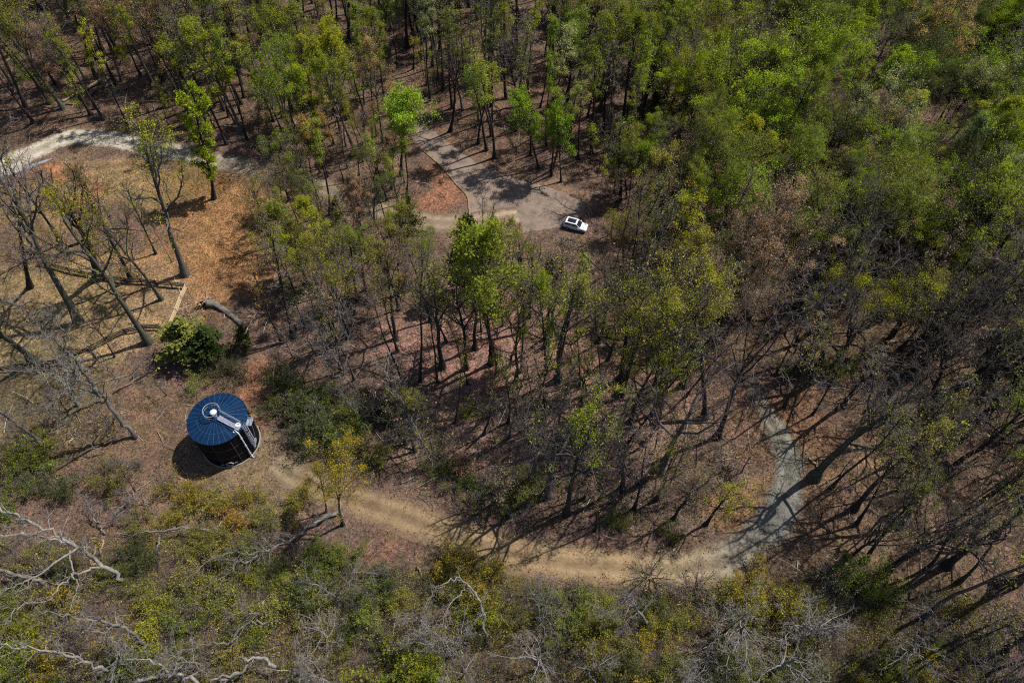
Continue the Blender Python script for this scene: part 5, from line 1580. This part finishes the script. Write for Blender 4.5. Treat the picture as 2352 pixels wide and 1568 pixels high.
CAP = {'leafy': 240, 'vase': 190, 'budding': 290, 'sparse': 150, 'bare': 330, 'slender': 320, 'pole': 320, 'dead': 60, 'oak': 150}
COUNT = {}
for zn, px, dens, mx, hr, cols in ZONES:
    P = polyg(px)
    # keep to what the frame and its margins can show
    P[:, 1] = np.clip(P[:, 1], -12, 196)
    P[:, 0] = np.clip(P[:, 0], -150, 150)
    n = int(area(P) * dens / 100)
    tries = 0
    lo, hi = P.min(0), P.max(0)
    while n > 0 and tries < 60000:
        tries += 1
        x, y = R.uniform(lo[0], hi[0]), R.uniform(lo[1], hi[1])
        if not inside(P, np.array([x]), np.array([y]))[0]:
            continue
        ppx, ppy = PJ(x, y, 0)
        if ppx < -260 or ppx > 2352 + 480 or ppy > 1568 + 260:
            n -= 0.35
            continue
        if clash(x, y, 1.7) or not free(x, y, 2.6 if zn in ('verge wood', 'wood between clearing and turnaround') else 4.2, 3.0):
            continue
        k = pick(mx)
        if COUNT.get(k, 0) >= CAP.get(k, 999):
            k = min(mx, key=lambda q: COUNT.get(q, 0) / CAP.get(q, 999))
            if COUNT.get(k, 0) >= CAP.get(k, 999):
                n -= 1
                continue
        near_lot = zn == 'wood above the turnaround' and np.min(np.hypot(LOT_DENSE[:, 0] - x, LOT_DENSE[:, 1] - y)) < 15
        if near_lot:
            k = R.choice(['slender', 'pole', 'pole'])
        COUNT[k] = COUNT.get(k, 0) + 1
        n -= 1
        h = R.uniform(21, 28) if near_lot else R.uniform(*hr) * (0.95 if k == 'bare' else 1.0)
        c = pick(cols)
        # crowns turn fresher green towards the upper right corner
        if zn == 'upper right wood' and ppx > 1850 and ppy < 380 and R.random() < 0.55:
            c = R.choice(['bright', 'bright', 'green', 'deep'])
        plant(k, x, y, h, c, None, (R.gauss(0, 0.035), R.gauss(0, 0.035)), bark='pale' if k == 'dead' else pick({'dark': 6, 'brown': 2, 'grey': 1.4, 'moss': 0.6}), fat=R.uniform(0.75, 1.25) if k != 'slender' else R.uniform(0.9, 1.5))
        mark(x, y)

# saplings and shrubs on the forest floor
FLOOR = [
    ([(-100, 60), (900, 60), (900, 300), (500, 300), (-100, 270)], {'sapling': 1.1, 'bare_sapling': 0.9}, {'green': 3, 'olive': 3, 'lime': 1}),
    ([(930, 60), (1560, 60), (1560, 430), (1300, 420), (1000, 260)], {'sapling': 1.0, 'bare_sapling': 0.7}, {'green': 3, 'lime': 2, 'olive': 2}),
    ([(640, 430), (900, 520), (1300, 545), (1600, 460), (1700, 640), (1200, 700), (640, 690)], {'sapling': 1.3, 'bare_sapling': 1.3, 'bare_shrub': 0.5}, {'green': 2, 'olive': 3, 'gold': 1, 'rose': 1}),
    ([(600, 720), (1300, 660), (1700, 700), (1700, 930), (1000, 900), (640, 850)], {'sapling': 0.5, 'bare_sapling': 0.8, 'bare_shrub': 0.3}, {'olive': 3, 'lime': 2, 'rose': 1}),
    ([(600, 850), (900, 880), (960, 1080), (800, 1090), (640, 990)], {'bare_sapling': 1.4, 'shrub': 0.8, 'bare_shrub': 3.4}, {'deep': 3, 'olive': 2}),
    ([(900, 940), (1640, 940), (1740, 1100), (1700, 1200), (1500, 1250), (1200, 1220), (960, 1120)], {'bare_sapling': 0.9, 'sapling': 0.35, 'bare_shrub': 2.2, 'shrub': 0.5}, {'olive': 3, 'deep': 2, 'rose': 2, 'lime': 1}),
    ([(1700, 700), (2352, 640), (2352, 1060), (1850, 1000)], {'bare_sapling': 0.9, 'sapling': 0.4, 'shrub': 0.2, 'bare_shrub': 0.4}, {'olive': 3, 'lime': 1, 'green': 1}),
    ([(1860, 1080), (2400, 1080), (2400, 1400), (2100, 1420), (1900, 1260)], {'bare_sapling': 0.7, 'bare_shrub': 0.5, 'shrub': 0.15}, {'olive': 3, 'deep': 1}),
    ([(-60, 1050), (320, 900), (420, 860), (400, 1000), (420, 1120), (300, 1280), (-60, 1300)], {'bare_sapling': 1.0, 'bare_shrub': 1.8, 'shrub': 0.8}, {'olive': 3, 'green': 2, 'deep': 1}),
    ([(-60, 1300), (500, 1250), (900, 1290), (1300, 1400), (1300, 1620), (-60, 1620)], {'shrub': 4.0, 'bare_shrub': 2.2}, {'green': 3, 'olive': 4, 'deep': 3, 'lime': 1.4, 'yellow': 2}),
    ([(1200, 1390), (1700, 1400), (2100, 1390), (2300, 1450), (2400, 1620), (1200, 1620)], {'shrub': 4.2, 'bare_shrub': 1.8}, {'green': 3, 'olive': 4, 'deep': 4, 'yellow': 1.2}),
    ([(820, 1215), (1000, 1280), (1060, 1340), (1000, 1400), (840, 1330)], {'shrub': 0.7, 'bare_shrub': 1.2}, {'olive': 2, 'deep': 2, 'gold': 1}),
]
CAP2 = {'shrub': 260, 'bare_shrub': 270, 'sapling': 280, 'bare_sapling': 285}
for px, dens, cols in FLOOR:
    P = polyg(px)
    a = area(P)
    lo, hi = P.min(0), P.max(0)
    for k, d in dens.items():
        n, tries = int(a * d / 100), 0
        while n > 0 and tries < 20000:
            tries += 1
            x, y = R.uniform(lo[0], hi[0]), R.uniform(lo[1], hi[1])
            if not inside(P, np.array([x]), np.array([y]))[0] or clash(x, y, 1.0) or not free(x, y, 3.6, 3.0):
                continue
            n -= 1
            if COUNT.get(k, 0) >= CAP2[k]:
                break
            COUNT[k] = COUNT.get(k, 0) + 1
            h = R.uniform(5, 11) if 'sapling' in k else R.uniform(1.8, 4.2)
            plant(k, x, y, h, pick(cols), None, (R.gauss(0, 0.06), R.gauss(0, 0.06)), bark=pick({'dark': 3, 'brown': 2, 'grey': 2}), fat=R.uniform(0.9, 1.4))
            mark(x, y)

# ------------------------------------------------------------------ low brush, sticks and grass that nobody could count
def scatter(n, px, seed, r_road=3.0, r_track=2.8, clear_ok=False, patchy=None):
    rng = np.random.default_rng(seed)
    out = []
    P = polyg(px)
    lo, hi = P.min(0), P.max(0)
    while len(out) < n:
        q = rng.uniform(lo, hi, (n * 2, 2))
        q = q[inside(P, q[:, 0], q[:, 1])]
        d = dist_pts(ROADS[::2], q[:, 0], q[:, 1])
        d2 = dist_pts(TRACK[::3], q[:, 0], q[:, 1])
        d3 = np.hypot(q[:, 0] - TANK[0], q[:, 1] - TANK[1])
        ok = (d > r_road) & (d2 > r_track) & (d3 > 5.5) & ~inside(LOT, q[:, 0], q[:, 1])
        if not clear_ok:
            ok &= ~inside(CLEAR, q[:, 0], q[:, 1]) & ~inside(YARD, q[:, 0], q[:, 1])
        if patchy is not None:
            x, y = q[:, 0], q[:, 1]
            v = np.sin(x * 0.53 + patchy) + np.sin(y * 0.61 + patchy * 2) + np.sin(x * 0.31 - y * 0.44 + patchy) + np.sin(x * 1.1 + y * 0.9) * 0.6
            ok &= v + rng.normal(size=len(q)) * 0.5 > 0.1
        out += list(q[ok])
    return np.array(out[:n])


def zs(q):
    return np.array([ground_z(a, b) for a, b in q])


LOWGREEN = [(-100, 1240), (420, 1230), (1000, 1330), (1700, 1370), (2150, 1350), (2450, 1430), (2450, 1620), (-100, 1620)]
WHOLE = [(-100, 0), (2450, 0), (2450, 1620), (-100, 1620)]


def brush(name, q, seed, hmin, hmax, per, mat, r=0.014, spread=0.7):
    rng = np.random.default_rng(seed)
    n = len(q)
    z = zs(q)
    P = np.repeat(np.column_stack([q, z - 0.05]), per, 0) + rng.normal(size=(n * per, 3)) * np.array([0.25, 0.25, 0])
    D = rng.normal(size=(n * per, 3)) * spread
    D[:, 2] = np.abs(D[:, 2]) + 0.55
    L = rng.uniform(hmin, hmax, n * per)
    pts, _ = run(rng, P, D, L, 2, 0.25, -0.03)
    g = Geo()
    g.tubes(pts, np.array([[1.0, 0.8, 0.4]]) * r * rng.uniform(0.7, 1.4, (n * per, 1)), 3)
    return tag(link(name, g.mesh(name, [mat])), kind='stuff')


def sticks(name, q, seed, lmin, lmax, mat, r=0.03):
    rng = np.random.default_rng(seed)
    n = len(q)
    P = np.column_stack([q, zs(q) + rng.uniform(0.02, 0.3, n)])
    a = rng.random(n) * 6.28
    D = np.column_stack([np.cos(a), np.sin(a), rng.normal(0, 0.08, n)])
    pts, _ = run(rng, P, D, rng.uniform(lmin, lmax, n), 3, 0.12, 0)
    g = Geo()
    g.tubes(pts, np.array([[1.0, 0.9, 0.7, 0.35]]) * r * rng.uniform(0.5, 1.6, (n, 1)), 3)
    return tag(link(name, g.mesh(name, [mat])), kind='stuff')


brush('undergrowth', scatter(9000, WHOLE, 1), 11, 0.5, 1.9, 6, M_TWIG_G)
brush('undergrowth', scatter(5000, WHOLE, 2), 12, 0.4, 1.7, 6, M_TWIG_D)
brush('undergrowth', scatter(5000, LOWGREEN + [], 31), 32, 0.8, 2.6, 7, M_TWIG_G, 0.017, 0.9)
sticks('stick_litter', scatter(2600, WHOLE, 3), 13, 0.8, 3.5, noisy('stick_wood', (0.12, 0.09, 0.07), (0.3, 0.24, 0.19), 0.8), 0.03)
sticks('stick_litter', scatter(1100, WHOLE, 4), 14, 1.5, 6.0, noisy('bleached_stick_wood', (0.2, 0.17, 0.14), (0.42, 0.37, 0.31), 0.6), 0.045)


def ground_leaves(name, q, seed, size, colour, zmax=0.25, spread=0.3, per=4):
    rng = np.random.default_rng(seed)
    z = zs(q)
    P = np.repeat(np.column_stack([q, z]), per, 0) + rng.normal(size=(len(q) * per, 3)) * np.array([spread, spread, 0])
    P[:, 2] += rng.uniform(0.02, zmax, len(P))
    g = Geo()
    g.leaves(rng, P, size, 0, 0.5)
    o = tag(link(name, g.mesh(name, [M_LEAF], True)), kind='stuff')
    o.color = (*colour, 1)
    return o


ground_leaves('leaf_litter', scatter(26000, WHOLE, 5, 2.4, 1.3), 15, 0.2, (0.165, 0.105, 0.07), 0.14)
ground_leaves('leaf_litter', scatter(16000, WHOLE, 6, 2.4, 1.5), 16, 0.22, (0.1, 0.066, 0.05), 0.16)
LOWGREEN = [(-100, 1240), (420, 1230), (1000, 1330), (1700, 1370), (2150, 1350), (2450, 1430), (2450, 1620), (-100, 1620)]
ground_leaves('ground_cover_leaves', scatter(8000, LOWGREEN, 7, patchy=1.0), 17, 0.15, (0.15, 0.16, 0.03), 1.2, 0.6, 9)
ground_leaves('ground_cover_leaves', scatter(4000, LOWGREEN, 8, patchy=2.3), 18, 0.15, (0.24, 0.205, 0.036), 1.3, 0.6, 9)
ground_leaves('ground_cover_leaves', scatter(1500, [(600, 860), (1000, 900), (1700, 1000), (1740, 1200), (1200, 1220), (900, 1120), (640, 990)], 9), 19, 0.24, (0.06, 0.07, 0.02), 0.6, 0.5, 5)
gq = scatter(6500, [(330, 372), (440, 385), (650, 425), (622, 540), (560, 680), (500, 760), (430, 690), (380, 560)], 10, clear_ok=True)
ground_leaves('grass', gq, 20, 0.17, (0.23, 0.135, 0.066), 0.1, 0.3, 4)
gq = scatter(5000, [(-60, 430), (330, 370), (380, 560), (430, 680), (395, 750), (200, 815), (-60, 850)], 21, clear_ok=True)
ground_leaves('grass', gq, 22, 0.16, (0.2, 0.155, 0.07), 0.1, 0.3, 4)

# ------------------------------------------------------------------ words for every plant
LM = [('the blue roofed tank', 515, 1000), ('the uprooted log', 515, 720), ('the fence corner', 432, 665), ('the front fence', 250, 785), ('the parked white car', 1320, 515), ('the turnaround island', 1020, 440),
      ('the narrow top of the turnaround road', 950, 285), ('the round lollipop tree', 922, 407), ('the ivy covered tree', 490, 453), ('the huge vase shaped tree', 1660, 353), ('the small dark cedar', 1502, 290),
      ('the leafy row above the gravel road', 700, 325), ('the barkless logs', 190, 210), ('the shadowed stretch of gravel road', 570, 385), ('the tall green tree before the turnaround', 1129, 836), ('the big forking grey tree', 1281, 876),
      ('the giant leaning trunk', 1648, 1003), ('the grey bend of the track', 1790, 1160), ('the faint upper end of the track', 1730, 890), ('the tan middle of the track', 1250, 1285), ('the start of the track', 690, 1100),
      ('the dark thicket right of the tank', 740, 970), ('the silver forked dead tree', 200, 1280), ('the sprawled grey dead tree', 640, 1250), ('the pale hooked dead tree', 1110, 1410), ('the tall yellow shrub by the track', 1090, 1310),
      ('the big moss green shrub', 1960, 1330), ('the brightest lime crown', 2250, 700), ('the large beige crown', 1900, 470), ('the brightest corner crown', 2230, 200), ('the top left corner', 60, 60), ('the middle of the top edge', 1100, 100),
      ('the pale sage crown', 1470, 200), ('the beige flowering tree', 880, 330), ('the very tall vase stemmed bare tree', 1427, 876), ('the yellow topped leaning tree', 1511, 953), ('the lower right corner', 2300, 1520),
      ('the lower left corner', 50, 1520), ('the glowing shrub', 900, 1555), ('the mossy trunk at the track bend', 1870, 1096), ('the dark leaning trunk at right', 2060, 836), ('the pine left of the turnaround', 935, 560),
      ('the right edge', 2352, 1000), ('the top right corner', 2330, 30), ('the left edge', 0, 1000), ('the upper left edge', 560, 60), ('the upper right edge', 1760, 80), ('the golden shrub by the track', 1050, 1335),
      ('the fan shaped bare shrub', 1488, 1325), ('the fanned snag at bottom right', 1690, 1430), ('the gravel road left end', 70, 352), ('the black crooked tree in the yard', 228, 636)]
LMG = [(n, *G(a, b)) for n, a, b in LM]
ORD = ['nearest to it', 'second nearest', 'third nearest', 'fourth nearest', 'fifth nearest', 'sixth nearest', 'seventh nearest', 'eighth nearest', 'ninth nearest', 'tenth nearest', 'eleventh nearest', 'twelfth nearest']
buckets = {}
done_ = []
for p in PLACED:
    if p['label']:
        continue
    d = [(math.hypot(p['x'] - a, p['y'] - b), n, a, b) for n, a, b in LMG]
    dist, n, a, b = min(d)
    dx, dy = p['x'] - a, p['y'] - b
    if abs(dx) > abs(dy):
        w = 'right of' if dx > 0 else 'left of'
    else:
        w = 'behind' if dy > 0 else 'in front of'
    size = ''
    if p['kind'] in ('leafy', 'vase', 'budding', 'sparse', 'bare', 'slender', 'pole', 'dead', 'oak'):
        size = 'tall' if p['h'] > 21 else ('short' if p['h'] < 15 else '')
    look = {'dark': 'dark', 'brown': 'brown', 'grey': 'grey', 'moss': 'mossy', 'pale': 'pale'}.get(p['bark'], '') if p['kind'] in ('bare', 'pole', 'dead', 'bare_sapling', 'bare_shrub', 'oak') else LOOK[p['colour']]
    s = ' '.join(q for q in (size, look, KIND[p['kind']][1]) if q)
    buckets.setdefault((s, w, n), []).append((dist, p))
for (s, w, n), v in buckets.items():
    v.sort(key=lambda t: t[0])
    for i, (dist, p) in enumerate(v):
        o = '' if len(v) == 1 else ', ' + ORD[min(i, 11)]
        for a, b in (('', ''), (', nearest to it', ', nearest'), ('thinly leafed', 'budding'), ('sparsely leafed', 'sparse'), ('wide spreading', 'spreading'), ('the leafy row above the gravel road', 'the leafy row by the road'), ('crooked bare', 'crooked'),
                     ('the narrow top of the turnaround road', 'the turnaround road top'), ('the shadowed stretch of gravel road', 'the shadowed gravel road'), ('the tall green tree before the turnaround', 'the tall green central tree'), ('slender pole', 'slender'), ('young ', '')):
            q = (f'{s} {w} {n}' + o)
            for a2, b2 in done_ + [(a, b)]:
                q = q.replace(a2, b2) if a2 else q
            if len(q.split()) <= 16:
                break
            done_.append((a, b))
        done_.clear()
        p['label'] = q
for p in PLACED:
    p['root']['label'] = p['label']
print('PLANTS', len(PLACED), COUNT, 'long labels', [o['label'] for o in COL.objects if 'label' in o and len(o['label'].split()) > 16])
tris = sum(sum(len(q.vertices) - 2 for q in m.polygons) for m in bpy.data.meshes if len(m.polygons) < 2000)
print('MESHES', len(bpy.data.meshes), 'loops', sum(len(m.loops) for m in bpy.data.meshes))
